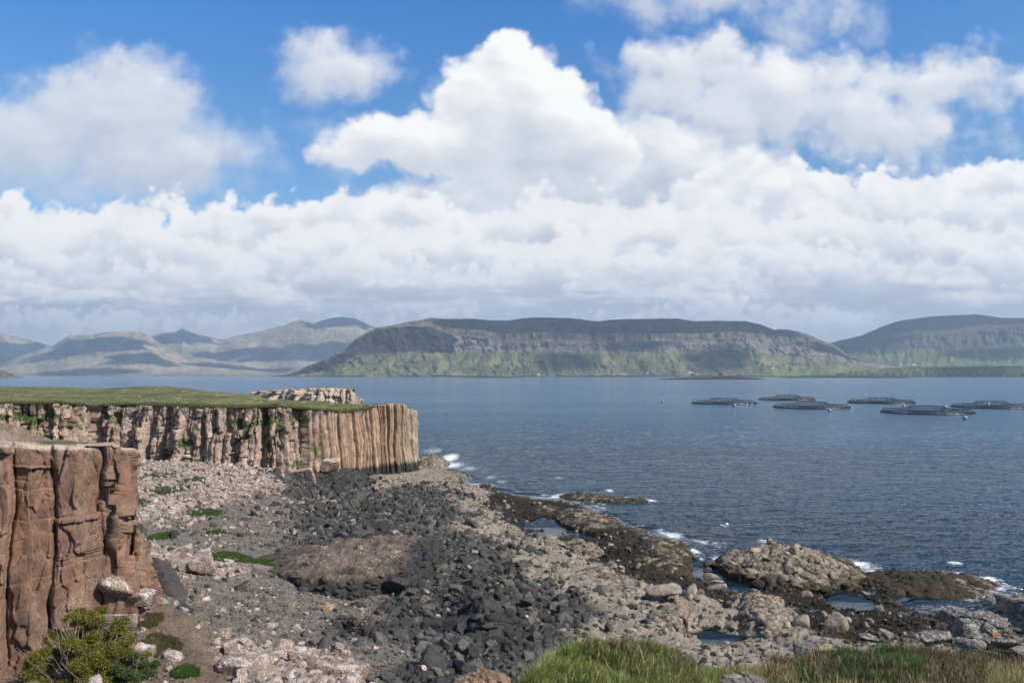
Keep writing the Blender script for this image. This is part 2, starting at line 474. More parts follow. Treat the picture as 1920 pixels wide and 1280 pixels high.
def mat_attr(name, s1, s2, v1=0.35, v2=0.3, rough=0.9, bdist=0.02, bscale=None, speck=None, spec=0.3):
    """vertex colour 'col' varied by two noises; optional lichen specks where attribute 'lich' allows"""
    m, T, b = new_mat(name)
    P = T.node('ShaderNodeTexCoord').outputs['Object']
    c = attr(T, 'col')
    n1 = T.noise(P, s1, 5, 0.6); n2 = T.noise(P, s2, 4, 0.65)
    f1 = T.maprange(n1, 0.3, 0.7, 1 - v1, 1 + v1); f2 = T.maprange(n2, 0.3, 0.7, 1 - v2, 1 + v2)
    c = T.vmath('SCALE', c, scale=T.math('MULTIPLY', f1, f2))
    if speck:
        sc_, colr, lo, hi = speck
        sp = T.noise(P, sc_, 5, 0.72, dist=0.6)
        thr = T.maprange(attr(T, 'lich', 'Fac'), 0.0, 1.0, hi, lo, 'LINEAR')
        k = T.math('MULTIPLY', T.math('SUBTRACT', sp, thr), 16.0, clamp=True)
        c = T.mix(k, c, colr)
    T.l.new(c, b.inputs['Base Color']); b.inputs['Roughness'].default_value = rough
    b.inputs['Specular IOR Level'].default_value = spec
    h = T.math('MULTIPLY_ADD', n2, 0.5, T.noise(P, bscale or s2 * 2, 6, 0.7))
    T.l.new(bump(T, b, h, 1.0, bdist), b.inputs['Normal'])
    return m

# ------------------------------------------------------------------ sea
def sea_material():
    m, T, b = new_mat('sea_water')
    P = T.node('ShaderNodeTexCoord').outputs['Object']
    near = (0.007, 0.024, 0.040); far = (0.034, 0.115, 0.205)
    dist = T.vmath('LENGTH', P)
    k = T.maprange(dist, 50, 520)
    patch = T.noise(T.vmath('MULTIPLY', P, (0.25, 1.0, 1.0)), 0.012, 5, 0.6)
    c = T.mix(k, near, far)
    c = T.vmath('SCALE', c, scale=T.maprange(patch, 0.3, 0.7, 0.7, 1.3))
    # shallow water over the weed near the shore
    c = T.mix(T.math('MULTIPLY', attr(T, 'shore', 'Fac'), 0.75), c, (0.010, 0.014, 0.014))
    # foam where waves break
    fo = attr(T, 'foam', 'Fac')
    fn = T.noise(P, 1.6, 8, 0.75, dist=0.8)
    fn2 = T.noise(T.vmath('MULTIPLY', P, (0.5, 1.0, 1.0)), 5.0, 5, 0.7)
    nn = T.math('MULTIPLY_ADD', fn, 0.65, T.math('MULTIPLY', fn2, 0.35))
    fm = T.math('MULTIPLY', T.math('MULTIPLY', T.math('SUBTRACT', nn, T.math('MULTIPLY_ADD', fo, -0.44, 0.70)), 5.0, clamp=True), T.maprange(fo, 0.05, 0.3))
    # scattered small whitecaps
    cap = T.noise(T.vmath('MULTIPLY', P, (0.35, 1.0, 1.0)), 0.28, 3, 0.5)
    cap2 = T.noise(P, 0.03, 2, 0.5)
    cm = T.math('MULTIPLY', T.math('SUBTRACT', T.math('MULTIPLY_ADD', cap2, 0.18, cap), 0.835), 14.0, clamp=True)
    cm = T.math('MULTIPLY', cm, T.maprange(attr(T, 'shore', 'Fac'), 0.0, 0.3, 1.0, 0.0))
    fm = T.math('MAXIMUM', fm, cm)
    c = T.mix(fm, c, (0.80, 0.83, 0.85))
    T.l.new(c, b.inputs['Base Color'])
    T.l.new(T.mixf(fm, 0.11, 0.8), b.inputs['Roughness'])
    b.inputs['IOR'].default_value = 1.333
    # ripples: wind lines across the view, several sizes, calmer near the shore
    calm = T.maprange(attr(T, 'shore', 'Fac'), 0.15, 0.9, 1.0, 0.10)
    R = T.node('ShaderNodeMapping'); R.inputs['Rotation'].default_value = (0, 0, math.radians(-16)); R.inputs['Scale'].default_value = (0.42, 1.0, 1.0)
    T.l.new(P, R.inputs[0])
    Q = R.outputs[0]
    h1 = T.noise(Q, 0.30, 4, 0.6, dist=0.4)
    h2 = T.noise(Q, 1.3, 4, 0.62, dist=0.3)
    h3 = T.noise(Q, 0.055, 3, 0.55, dist=0.3)
    hh = T.math('ADD', T.math('MULTIPLY', h1, 1.5), T.math('MULTIPLY', h2, 0.48))
    hh = T.math('MULTIPLY_ADD', h3, T.maprange(dist, 150, 900, 0.0, 5.0), hh)
    hh = T.math('MULTIPLY', hh, calm)
    T.l.new(bump(T, b, hh, 1.0, 0.95), b.inputs['Normal'])
    return m
FOAM = [(845, 858, 9, 2.2, .95), (850, 872, 13, 2.0, .85), (880, 878, 14, 1.8, .6), (905, 885, 8, 1.5, .45), (1180, 937, 20, 1.2, .85), (1165, 950, 20, 1.4, .35), (1125, 945, 10, 1.2, .5), (1435, 1016, 10, 1.6, .7),
        (1445, 1022, 14, 1.5, .45), (1340, 1018, 22, 1.0, .62), (1612, 1058, 16, 3.0, .85), (1625, 1075, 26, 2.0, .95), (1675, 1078, 24, 1.4, .75), (1600, 1085, 12, 1.6, .5), (1760, 1072, 30, 0.8, .7), (1880, 1098, 14, 2.4, .62),
        (1850, 1112, 30, 1.4, .6), (1790, 1120, 26, 1.6, .5), (1765, 1140, 36, 2.4, .52), (940, 903, 8, 1.0, .6), (920, 895, 10, 1.0, .6), (1165, 990, 8, 1.4, .45), (1310, 1030, 18, 1.0, .35), (812, 845, 14, 2.0, .6),
        (1143, 920, 5, .7, .8), (1790, 1055, 7, .8, .9), (1046, 896, 8, .8, .6), (1358, 986, 4, .8, .7), (700, 835, 5, 0.6, 0.0)]
def build_sea(shore_fn):
    naz = 1150; az = np.radians(np.linspace(-43, 43, naz))
    rows = np.concatenate([1 / np.linspace(1 / 40., 1 / 420., 820), np.geomspace(430, 30000, 150)])
    A, D = np.meshgrid(az, rows)
    X = np.tan(A) * D; Y = D + 0 * X
    ca, sa = math.cos(math.radians(-16)), math.sin(math.radians(-16))
    Xr = (X * ca - Y * sa); Yr = (X * sa + Y * ca)
    shore = shore_fn(X, Y)
    amp = np.interp(D, [0, 250, 420], [1, 1, 0.0]) * (1 - 0.93 * sstep(0.1, 0.8, shore))
    n = fbm(Xr / 13, Yr / 4.5, 3, 0.5, 901) * 0.22 + fbm(Xr / 3.4, Yr / 1.25, 4, 0.55, 921, ridged=True) * 0.15
    Z = n * amp
    foam = np.zeros_like(X)
    for (px, py, w, h, s) in FOAM:
        x, y = at_z(px, py, 0); sc_ = y / FPX
        d = np.hypot((X - x) / (w * sc_ * 2.1), (Y - y) / (h * sc_ * y / EYE * 4.2))
        foam = np.maximum(foam, s * np.exp(-d ** 2 * 0.9))
    foam = np.maximum(foam, surf_fn(X, Y))
    o = mobj('sea', np.stack([X, Y, Z], -1), grid_faces(*X.shape), sea_material(), {'foam': foam.ravel(), 'shore': shore.ravel()})
    tag(o, 'wind-rippled deep blue sea reaching from the boulder beach to the far hills', kind='structure')

# ------------------------------------------------------------------ far land
LAND = {}
def land(name, px0, px1, ncol, rows, label, mat, colfn, ribs=(40, 30), seed=0, cat=None, wob=1.0, push=1.0, kind='structure'):
    """rows: list of (fraction, polyline of py over px, polyline of D over px). The sheet runs from the shore up to the ridge and down behind it"""
    px = np.linspace(px0, px1, ncol)
    fr = np.array([r[0] for r in rows]); 
    PY = np.array([cval(px, r[1]) if isinstance(r[1], list) else np.full(ncol, float(r[1])) for r in rows])
    DD = np.array([cval(px, r[2]) if isinstance(r[2], list) else np.full(ncol, float(r[2])) for r in rows])
    for k in range(1, len(rows)): DD[k] = np.maximum(DD[k], DD[k - 1] + 5)
    nrow = int(rows[-1][0]); v = np.arange(nrow + 1)
    Pv = np.zeros((nrow + 1, ncol)); Dv = Pv.copy()
    for j in range(ncol):
        Pv[:, j] = np.interp(v, fr, PY[:, j]); Dv[:, j] = np.interp(v, fr, DD[:, j])
    PX = np.broadcast_to(px, Pv.shape)
    inner = np.interp(v, [0, 4, fr[-2] - 3, fr[-2], fr[-1]], [0, 1, 1, 0.5, 0.5])[:, None]
    rib = fbm(PX / ribs[0] + 0.3 * fbm(PX / 30, Pv / 9, 3, .5, seed + 9), Pv / (ribs[1] * 3.0), 5, 0.55, seed, ridged=True)
    rib2 = fbm(PX / (ribs[0] * 0.22), Pv / (ribs[1] * 0.8), 4, 0.6, seed + 20)
    broad = fbm(PX / 90, Pv / 40, 3, 0.5, seed + 40)
    sc_ = Dv / 6500.
    Dn = Dv - (rib * 60 * push + rib2 * 12 * push + broad * 70 * push) * sc_ * inner
    Pn = Pv + (fbm(PX / 16, v[:, None] / 3.0 + 0 * PX, 4, 0.55, seed + 60) * 1.1 * wob) * inner
    kr = int(fr[-2]); Pn[kr - 1:kr + 1] += 0.9 * wob * fbm(px / 13, 0 * px, 4, .6, seed + 70)[None]
    x = np.zeros_like(Pn); z = x.copy()
    c, s = math.cos(PITCH), math.sin(PITCH)
    U = (640 - Pn) / FPX; yy = c - U * s; zz = s + U * c
    X = (PX - 960) / FPX / yy * Dn; Z = EYE + zz / yy * Dn
    Z[0] = -3
    Z[-1] = -5
    col = colfn(PX, Pn, v[:, None] + 0 * PX, fr)
    o = mobj(name, np.stack([X, Dn, Z], -1), grid_faces(nrow + 1, ncol), mat, {'col': col.reshape(-1, 3)})
    LAND[name] = (PX.ravel(), Pn.ravel(), X.ravel(), Dn.ravel(), Z.ravel())
    return tag(o, label, cat, kind=kind)
def on_land(name, px, py):
    a = LAND[name]; i = np.argmin((a[0] - px) ** 2 + ((a[1] - py) * 3) ** 2 + (a[3] > 6900) * 1e4 * (name == 'mesa_hill'))
    return a[2][i], a[3][i], a[4][i]

def far_mat(name, s, v=0.3, bd=8.0):
    return mat_attr(name, s, s * 5, v, v * 0.8, 0.95, bd, s * 6, spec=0.1)
hill_mat = far_mat('hillside', 0.005, 0.2)
def lerp3(a, b, t): return np.array(a) * (1 - t[..., None]) + np.array(b) * t[..., None]

ridge_m = [(520, 705.5), (540, 703), (560, 694), (573, 687), (610, 673), (643, 656), (667, 634), (687, 623), (707, 614), (733, 610), (767, 603), (793, 599), (808, 595), (833, 598), (883, 597), (917, 600), (950, 601),
           (983, 596), (1007, 595), (1067, 596), (1117, 602), (1127, 602), (1150, 599), (1172, 598), (1270, 597), (1302, 602), (1340, 601), (1400, 602), (1432, 610), (1450, 618), (1476, 617), (1512, 625), (1535, 636), (1562, 645), (1588, 664), (1615, 670), (1651, 679), (1690, 684), (1760, 690)]
ctop_m = [(520, 705.6), (560, 696), (610, 677), (643, 660), (667, 638), (687, 627), (707, 618), (760, 611), (808, 613), (825, 620), (850, 628), (915, 634), (930, 641), (1000, 640), (1120, 642), (1163, 641), (1311, 641), (1350, 636), (1382, 634), (1463, 636), (1485, 646), (1520, 656), (1562, 664), (1615, 679), (1700, 688), (1760, 692)]
cbas_m = [(520, 705.7), (560, 701), (610, 694), (643, 680), (667, 665), (720, 662), (780, 659), (840, 661), (915, 658), (930, 656), (1000, 655), (1120, 657), (1170, 660), (1330, 658), (1400, 656), (1450, 664), (1485, 672), (1520, 672), (1562, 676), (1615, 684), (1700, 690), (1760, 694)]
def col_mesa(PX, PY, V, fr):
    top = cval(PX, ctop_m); bas = cval(PX, cbas_m); rid = cval(PX, ridge_m)
    st = fbm(PX / 16 + (PY - 660) * 0.06 * np.clip((980 - PX) / 150, -1, 1.6), PY / 60, 5, 0.6, 501)
    patch = fbm(PX / 45, PY / 14, 4, 0.55, 511)
    g = lerp3((0.075, 0.083, 0.038), (0.185, 0.170, 0.085), sstep(-0.35, 0.45, st * 0.7 + patch * 0.6))
    scar = sstep(0.18, 0.5, fbm(PX / 26, PY / 12, 4, 0.6, 521)) * sstep(960, 1040, PX) * sstep(1480, 1380, PX)
    g = g * (1 - scar[..., None] * 0.7) + np.array((0.10, 0.065, 0.045)) * scar[..., None] * 0.7
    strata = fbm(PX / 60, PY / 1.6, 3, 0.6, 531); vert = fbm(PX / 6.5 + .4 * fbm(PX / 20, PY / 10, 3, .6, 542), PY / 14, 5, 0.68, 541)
    ck = lerp3((0.032, 0.029, 0.030), (0.19, 0.165, 0.145), sstep(-0.5, 0.6, strata * 0.7 + vert * 0.6 - 0.9 * sstep(865, 830, PX) * sstep(520, 600, PX) + sstep(825, 850, PX) * 0.30 - 0.25 * sstep(930, 960, PX) * sstep(1160, 1130, PX) - 0.2 * sstep(850, 820, PX)))  # dark basalt, with the left crag's self-shade put into its colour
    up = fbm(PX / 90, PY / 3.0, 4, 0.6, 551) + 0.35 * fbm(PX / 14, PY / 4, 3, 0.6, 561)
    mo = lerp3((0.060, 0.050, 0.038), (0.16, 0.125, 0.080), sstep(-0.4, 0.5, up))
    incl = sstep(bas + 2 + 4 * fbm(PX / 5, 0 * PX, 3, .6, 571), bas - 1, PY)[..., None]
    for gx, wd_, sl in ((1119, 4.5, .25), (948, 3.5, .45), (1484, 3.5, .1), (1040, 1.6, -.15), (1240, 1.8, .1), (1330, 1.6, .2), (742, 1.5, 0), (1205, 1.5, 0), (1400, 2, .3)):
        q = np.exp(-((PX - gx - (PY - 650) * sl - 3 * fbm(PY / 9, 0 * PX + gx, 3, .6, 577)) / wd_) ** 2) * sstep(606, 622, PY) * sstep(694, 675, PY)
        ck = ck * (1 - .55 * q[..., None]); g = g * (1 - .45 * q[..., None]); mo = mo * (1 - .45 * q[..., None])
    ter = sstep(.1, .5, fbm(PX / 70, (PY - rid) / 2.2, 3, .55, 579))[..., None]; mo = mo * (1 + .5 * ter)
    inup = sstep(top + 1.5, top - 1.5, PY + 1.5 * patch)[..., None]
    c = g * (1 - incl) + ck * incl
    c = c * (1 - inup) + mo * inup
    flat = (sstep(1380, 1500, PX) * sstep(690, 695, PY))[..., None]
    c = c * (1 - flat) + np.array((0.11, 0.16, 0.045)) * flat
    beach = sstep(703.6, 704.8, PY)[..., None]
    return c * (1 - beach) + np.array((0.16, 0.14, 0.12)) * beach
MD0 = [(520, 6125), (610, 6175), (700, 6440), (1400, 6500), (1760, 6650)]; MD1 = [(520, 6130), (610, 6200), (667, 6440), (733, 6560), (800, 7100), (1400, 7500), (1760, 7400)]
def mixp(A, B, f):
    xs = sorted(set([a for a, _ in A] + [b for b, _ in B])); return [(x, float(cval(x, A) * (1 - f) + cval(x, B) * f + 1.2 * (A is ctop_m) * perlin(x / 40., f * 9, 77))) for x in xs]
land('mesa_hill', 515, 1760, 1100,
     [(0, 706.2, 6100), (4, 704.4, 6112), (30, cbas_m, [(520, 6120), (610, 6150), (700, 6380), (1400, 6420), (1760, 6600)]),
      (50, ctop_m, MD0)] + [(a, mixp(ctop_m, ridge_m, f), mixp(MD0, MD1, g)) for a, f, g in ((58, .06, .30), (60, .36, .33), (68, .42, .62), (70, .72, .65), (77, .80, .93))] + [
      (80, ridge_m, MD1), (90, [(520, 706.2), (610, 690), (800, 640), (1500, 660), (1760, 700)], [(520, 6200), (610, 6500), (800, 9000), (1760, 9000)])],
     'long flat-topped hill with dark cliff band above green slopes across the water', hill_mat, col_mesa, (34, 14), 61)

ridge_a = [(-400, 640), (-200, 655), (-60, 690), (0, 682), (60, 660), (100, 647), (130, 628), (173, 628), (200, 622), (233, 620), (267, 623), (285, 633), (310, 650), (350, 668), (400, 674), (450, 680), (520, 692), (600, 702)]
ridge_b = [(150, 660), (250, 640), (290, 628), (307, 623), (330, 622), (343, 614), (360, 622), (390, 629), (407, 636), (423, 635), (450, 628), (483, 622), (510, 615), (533, 610), (550, 602), (567, 599), (590, 605), (600, 602), (620, 596), (640, 594), (667, 597), (687, 607), (720, 622), (800, 640), (900, 660)]
ridge_c = [(-420, 590), (-200, 600), (-60, 612), (0, 625), (40, 633), (70, 640), (100, 650), (160, 670), (260, 690)]
def col_moor(PX, PY, V, fr):
    p = fbm(PX / 50, PY / 26, 5, 0.6, 601) + 0.4 * fbm(PX / 12, PY / 20, 3, 0.6, 611)
    c = lerp3((0.17, 0.145, 0.105), (0.36, 0.295, 0.205), sstep(-0.5, 0.5, p))
    lo = sstep(690, 704, PY)[..., None]
    return c * (1 - 0.5 * lo) + np.array((0.13, 0.14, 0.07)) * 0.5 * lo
for nm, a, b, rd, d0, d1, lab, sd_ in (('far_mountain', -420, 260, ridge_c, 12500, 14000, 'blue mountain shoulder at the far left edge of the loch', 71),
                                    ('far_mountain', 150, 900, ridge_b, 10400, 14000, 'highest brown mountain with cloud touching its twin tops', 81),
                                    ('far_mountain', -400, 600, ridge_a, 9300, 11300, 'tan rounded mountain with cloud shadows on its long foot', 91)):
    mid = [(x, y * 0.52 + 704.5 * 0.48 + 3) for x, y in rd]; up = [(x, y * 0.8 + 704.5 * 0.2 + 2) for x, y in rd]
    land(nm, a, b, 560, [(0, 704.6, d0), (4, 703.8, d0 + 30), (24, mid, d0 + (d1 - d0) * 0.5), (40, up, d0 + (d1 - d0) * 0.78), (56, rd, d1), (66, [(x, min(703, y + 50)) for x, y in rd], d1 + 2500)], lab, hill_mat, col_moor, (60, 22), sd_)

ridge_r = [(1500, 690), (1530, 672), (1555, 643), (1575, 638), (1615, 629), (1656, 611), (1687, 601), (1745, 593), (1835, 589), (1880, 596), (1920, 596), (2050, 600), (2350, 640)]
ctop_r = [(1500, 692), (1560, 672), (1620, 655), (1700, 636), (1723, 632), (1777, 627), (1920, 611), (2050, 608), (2350, 650)]
cbas_r = [(1500, 695), (1560, 678), (1620, 668), (1700, 656), (1714, 654), (1800, 652), (1920, 643), (2050, 640), (2350, 670)]
def col_right(PX, PY, V, fr):
    top = cval(PX, ctop_r); bas = cval(PX, cbas_r)
    st = fbm(PX / 12, PY / 20, 4, 0.6, 701)
    g = lerp3((0.06, 0.08, 0.028), (0.14, 0.15, 0.06), sstep(-0.4, 0.4, st))
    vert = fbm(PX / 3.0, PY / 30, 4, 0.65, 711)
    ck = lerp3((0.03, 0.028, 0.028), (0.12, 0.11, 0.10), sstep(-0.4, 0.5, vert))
    mo = lerp3((0.05, 0.045, 0.032), (0.10, 0.088, 0.055), sstep(-0.4, 0.5, fbm(PX / 60, PY / 3, 4, .6, 721)))
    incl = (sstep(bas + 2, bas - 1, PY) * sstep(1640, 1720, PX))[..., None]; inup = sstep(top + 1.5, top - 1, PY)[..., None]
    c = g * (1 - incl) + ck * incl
    c = c * (1 - inup) + mo * inup
    fl = sstep(680, 688, PY)[..., None]
    return c * (1 - fl) + np.array((0.10, 0.14, 0.05)) * fl
land('right_hill', 1500, 2350, 620, [(0, 705, 7700), (4, 690, 7750), (24, cbas_r, 8300), (44, ctop_r, 8420), (64, ridge_r, 9600), (72, [(1500, 703), (1600, 690), (2350, 690)], 12500)],
     'broad hill with a fluted cliff band rising at the right behind the low headland', hill_mat, col_right, (26, 20), 95)

top_h = [(1420, 706.2), (1560, 702), (1597, 695), (1642, 691), (1709, 688), (1821, 686), (1920, 685), (2100, 684), (2350, 688)]
def col_head(PX, PY, V, fr):
    f = fbm(PX / 8, PY / 4, 4, .6, 731)
    c = lerp3((0.030, 0.030, 0.022), (0.11, 0.13, 0.045), sstep(-0.3, 0.35, f + 0.1 + (699 - PY) * 0.05))
    fl = sstep(14, 19, V)[..., None]
    c = c * (1 - fl) + lerp3((0.085, 0.115, 0.035), (0.15, 0.17, 0.06), sstep(-0.4, 0.4, f)) * fl
    rk = sstep(5.5, 3.5, V)[..., None]
    return c * (1 - rk) + lerp3((0.03, 0.026, 0.022), (0.12, 0.10, 0.085), sstep(-0.2, 0.5, f)) * rk
land('low_headland', 1420, 2350, 700, [(0, 706.8, 5150), (5, [(1420, 706.6), (1560, 705.5), (2350, 704.5)], 5170), (16, [(x, y + 1.2 if x > 1600 else y + 0.3) for x, y in top_h], 5230), (26, top_h, 5600), (34, [(x, min(705.2, y + 2)) for x, y in top_h], 6300)],
     'low green headland with short dark crags above a weedy shore', hill_mat, col_head, (12, 6), 99, wob=0.7, push=0.35)
top_i = [(-300, 640), (-120, 668), (-40, 684), (0, 692.5), (17, 698), (33, 705), (47, 708.5), (52, 709)]
land('rocky_point', -300, 54, 260, [(0, 709.2, 3600), (4, [(-300, 706), (40, 708.6), (52, 709.1)], 3615), (30, top_i, 3900), (36, [(x, min(708, y + 4)) for x, y in top_i], 4500)],
     'small brown rocky point at the far left edge of the sea', hill_mat, lambda PX, PY, V, fr: lerp3((0.08, 0.07, 0.045), (0.2, 0.17, 0.13), sstep(-0.4, 0.4, fbm(PX / 9, PY / 5, 4, .6, 741))), (12, 8), 103, push=0.4)

# air
def build_haze():
    mb = MB(); x0, x1, y0, y1, z0, z1 = -14500, 14500, -60, 16000, -8, 1250
    mb.box(((x0 + x1) / 2, (y0 + y1) / 2, (z0 + z1) / 2), (x1 - x0, y1 - y0, z1 - z0))
    m = bpy.data.materials.new('haze'); m.use_nodes = True
    T = NT(m.node_tree)
    for nd in list(T.n): T.n.remove(nd)
    out = T.node('ShaderNodeOutputMaterial'); v = T.node('ShaderNodeVolumePrincipled')
    v.inputs['Color'].default_value = (0.60, 0.79, 1.0, 1); v.inputs['Density'].default_value = HAZE
    v.inputs['Anisotropy'].default_value = 0.1
    T.l.new(v.outputs[0], out.inputs['Volume'])
    o = mb.build('haze', m)
    tag(o, 'thin bluish sea air that fades the far mountains', kind='stuff')
HAZE = 5.4e-5
# ------------------------------------------------------------------ beach ground from points read off the photograph
ZONES = ['talus', 'gravel', 'dark', 'shelf', 'weed', 'earth', 'sea']
CTRL = [
 (-100, 885, 5.8, 'talus'), (60, 875, 5.4, 'talus'), (200, 870, 5.2, 'talus'), (250, 862, 4.9, 'talus'), (300, 880, 4.7, 'talus'), (400, 868, 4.8, 'talus'), (480, 880, 4.2, 'talus'), (505, 905, 3.4, 'talus'), (300, 905, 4.4, 'talus'), (400, 900, 4.0, 'talus'),
 (560, 925, 2.4, 'dark'), (640, 915, 1.5, 'dark'), (700, 905, 1.1, 'shelf'), (780, 893, .9, 'shelf'), (830, 888, .8, 'shelf'), (860, 893, .3, 'shelf'), (560, 900, 2.8, 'dark'), (600, 890, 2.2, 'dark'),
 (300, 950, 4.1, 'talus'), (400, 930, 3.6, 'talus'), (500, 930, 3.0, 'gravel'), (330, 1000, 4.1, 'gravel'), (450, 960, 3.2, 'gravel'), (420, 1040, 3.4, 'gravel'), (310, 1050, 4.4, 'talus'), (370, 1060, 4.0, 'talus'), (520, 960, 2.6, 'gravel'), (500, 1000, 2.7, 'gravel'),
 (400, 1100, 3.8, 'gravel'), (340, 1120, 4.7, 'gravel'), (450, 1140, 3.3, 'gravel'), (540, 1120, 2.7, 'gravel'), (560, 1170, 2.7, 'gravel'), (640, 1130, 2.0, 'gravel'), (640, 1160, 2.2, 'gravel'), (500, 1180, 3.4, 'gravel'), (620, 1200, 2.9, 'gravel'), (700, 1190, 2.4, 'dark'),
 (450, 1225, 4.1, 'talus'), (500, 1250, 4.3, 'talus'), (600, 1265, 3.8, 'talus'), (800, 1270, 3.2, 'dark'), (720, 1230, 3.0, 'gravel'), (540, 1300, 4.8, 'talus'), (700, 1330, 4.6, 'talus'),
 (380, 1190, 4.7, 'earth'), (330, 1250, 5.0, 'earth'), (300, 1180, 5.4, 'earth'), (420, 1275, 4.6, 'earth'), (400, 1225, 4.6, 'earth'), (280, 1150, 5.8, 'earth'), (230, 1180, 5.7, 'earth'), (170, 1240, 5.1, 'earth'), (50, 1290, 3.6, 'earth'), (150, 1300, 4.4, 'earth'), (260, 1290, 4.8, 'earth'), (0, 1340, 3.6, 'earth'),
 (600, 960, 1.9, 'dark'), (700, 940, 1.4, 'dark'), (800, 925, 1.1, 'dark'), (700, 980, 1.8, 'dark'), (850, 960, 1.2, 'dark'), (880, 1010, 1.4, 'dark'), (800, 1060, 1.9, 'dark'), (640, 1000, 2.1, 'dark'), (900, 1080, 1.7, 'dark'), (850, 1130, 1.9, 'dark'), (750, 1140, 2.0, 'dark'),
 (950, 1150, 1.6, 'dark'), (1000, 1200, 1.7, 'dark'), (900, 1220, 2.6, 'dark'), (1050, 1170, 1.2, 'dark'), (950, 1270, 3.0, 'dark'), (980, 1100, 1.3, 'dark'), (1060, 1230, 1.6, 'dark'), (830, 1200, 2.4, 'dark'), (1060, 1130, 1.1, 'dark'), (940, 1040, 1.2, 'dark'), (1100, 1150, 1.0, 'dark'),
 (870, 915, .6, 'shelf'), (900, 935, .5, 'shelf'), (930, 990, .75, 'shelf'), (960, 1020, .9, 'shelf'), (1010, 1050, .95, 'shelf'), (1060, 1080, 1.1, 'shelf'), (1120, 1110, 1.0, 'shelf'), (1160, 1130, .9, 'shelf'), (1230, 1120, .85, 'shelf'), (1150, 1180, .8, 'shelf'), (1250, 1170, .7, 'shelf'),
 (1300, 1130, .7, 'shelf'), (1420, 1165, .75, 'shelf'), (1480, 1190, .8, 'shelf'), (1600, 1250, 1.2, 'shelf'), (1200, 1220, 1.2, 'shelf'), (1300, 1260, 1.3, 'shelf'), (1450, 1260, 1.3, 'shelf'), (890, 960, .8, 'shelf'), (1000, 1015, .6, 'shelf'), (1090, 1045, .5, 'shelf'), (1530, 1215, .9, 'shelf'),
 (950, 945, .4, 'weed'), (1000, 958, .32, 'weed'), (930, 930, .3, 'weed'), (1070, 950, .3, 'weed'), (1120, 965, .5, 'weed'), (1150, 990, .4, 'weed'), (1060, 1012, .3, 'weed'), (960, 975, .4, 'weed'), (1100, 1022, .35, 'weed'), (1200, 1030, .4, 'weed'), (1280, 1035, .35, 'weed'), (1200, 1070, .4, 'weed'), (1170, 1050, .3, 'weed'),
 (1270, 1100, .4, 'weed'), (1330, 1115, .25, 'weed'), (1400, 1115, .15, 'weed'), (1450, 1130, .12, 'weed'), (1500, 1140, .18, 'weed'), (1540, 1165, .2, 'weed'), (1650, 1160, .35, 'weed'), (1750, 1165, .4, 'weed'), (1520, 1110, .1, 'weed'), (1660, 1110, .15, 'weed'), (1700, 1190, .6, 'weed'), (1820, 1190, .8, 'weed'), (1560, 1190, .4, 'weed'), (1950, 1200, .8, 'weed'),
 (1010, 983, -.12, 'weed'), (1040, 990, -.12, 'weed'), (1060, 1004, -.06, 'weed'), (1130, 1052, -.12, 'shelf'), (1150, 1056, -.1, 'weed'), (1330, 1055, -.3, 'sea'), (1350, 1075, -.3, 'sea'), (1400, 1095, -.25, 'sea'), (1340, 1195, -.25, 'shelf'), (1385, 1205, -.25, 'shelf'), (1290, 1185, -.15, 'shelf'),
 (1600, 1122, -.2, 'weed'), (1630, 1130, -.15, 'weed'), (1590, 1142, -.18, 'weed'), (1465, 1145, -.1, 'weed'), (1430, 1140, -.12, 'weed'), (940, 1007, -.02, 'shelf'),
 (900, 900, -.9, 'sea'), (935, 912, -.9, 'sea'), (970, 925, -.8, 'sea'), (1030, 930, -.7, 'sea'), (1150, 955, -.9, 'sea'), (1190, 985, -1.2, 'sea'), (1240, 1000, -1, 'sea'), (1310, 1012, -.7, 'sea'), (1330, 1035, -.4, 'sea'), (1450, 1000, -2, 'sea'), (1650, 1050, -1.5, 'sea'), (1800, 1050, -2, 'sea'), (1900, 1090, -2, 'sea'), (1890, 1125, -1, 'sea'), (1790, 1138, -.35, 'sea'), (1740, 1130, -.3, 'sea'), (1960, 1150, -.9, 'sea'),
 (1000, 860, -3, 'sea'), (1300, 880, -3, 'sea'), (1700, 900, -4, 'sea'), (1950, 950, -4, 'sea'), (880, 870, -2.5, 'sea'), (840, 855, -2.0, 'sea'), (860, 840, -3, 'sea'), (880, 905, -.3, 'sea'), (1000, 820, -4, 'sea'), (1400, 810, -4, 'sea'),
 (1090, 930, -.6, 'sea'), (1200, 940, -1.0, 'sea'), (1300, 960, -2, 'sea'), (1500, 1090, -.3, 'weed'), (1600, 1090, -.3, 'weed'), (1450, 1060, -.2, 'weed'), (1750, 1100, -.4, 'weed'),
]
CP = np.array([list(at_z(c[0], c[1], c[2])) + [c[2]] for c in CTRL])
CZ = np.array([ZONES.index(c[3]) for c in CTRL])
WCTRL = [(-90, 120, 7, 0), (-110, 90, 8, 0), (-70, 60, 9, 5), (-60, 150, 5, 0), (-30, 165, 1, 3), (30, 30, 2.5, 3), (50, 25, 3, 3), (0, 22, 7, 5), (-20, 22, 6, 5), (-50, 30, 6, 5), (60, 45, .8, 4), (80, 60, -2, 6), (100, 100, -4, 6), (60, 150, -4, 6), (0, 190, -4, 6), (-60, 200, 2, 6), (15, 24, 6, 5), (15, 31, 2.2, 3)]
CP = np.concatenate([CP, np.array([w[:3] for w in WCTRL])]); CZ = np.concatenate([CZ, np.array([w[3] for w in WCTRL])])
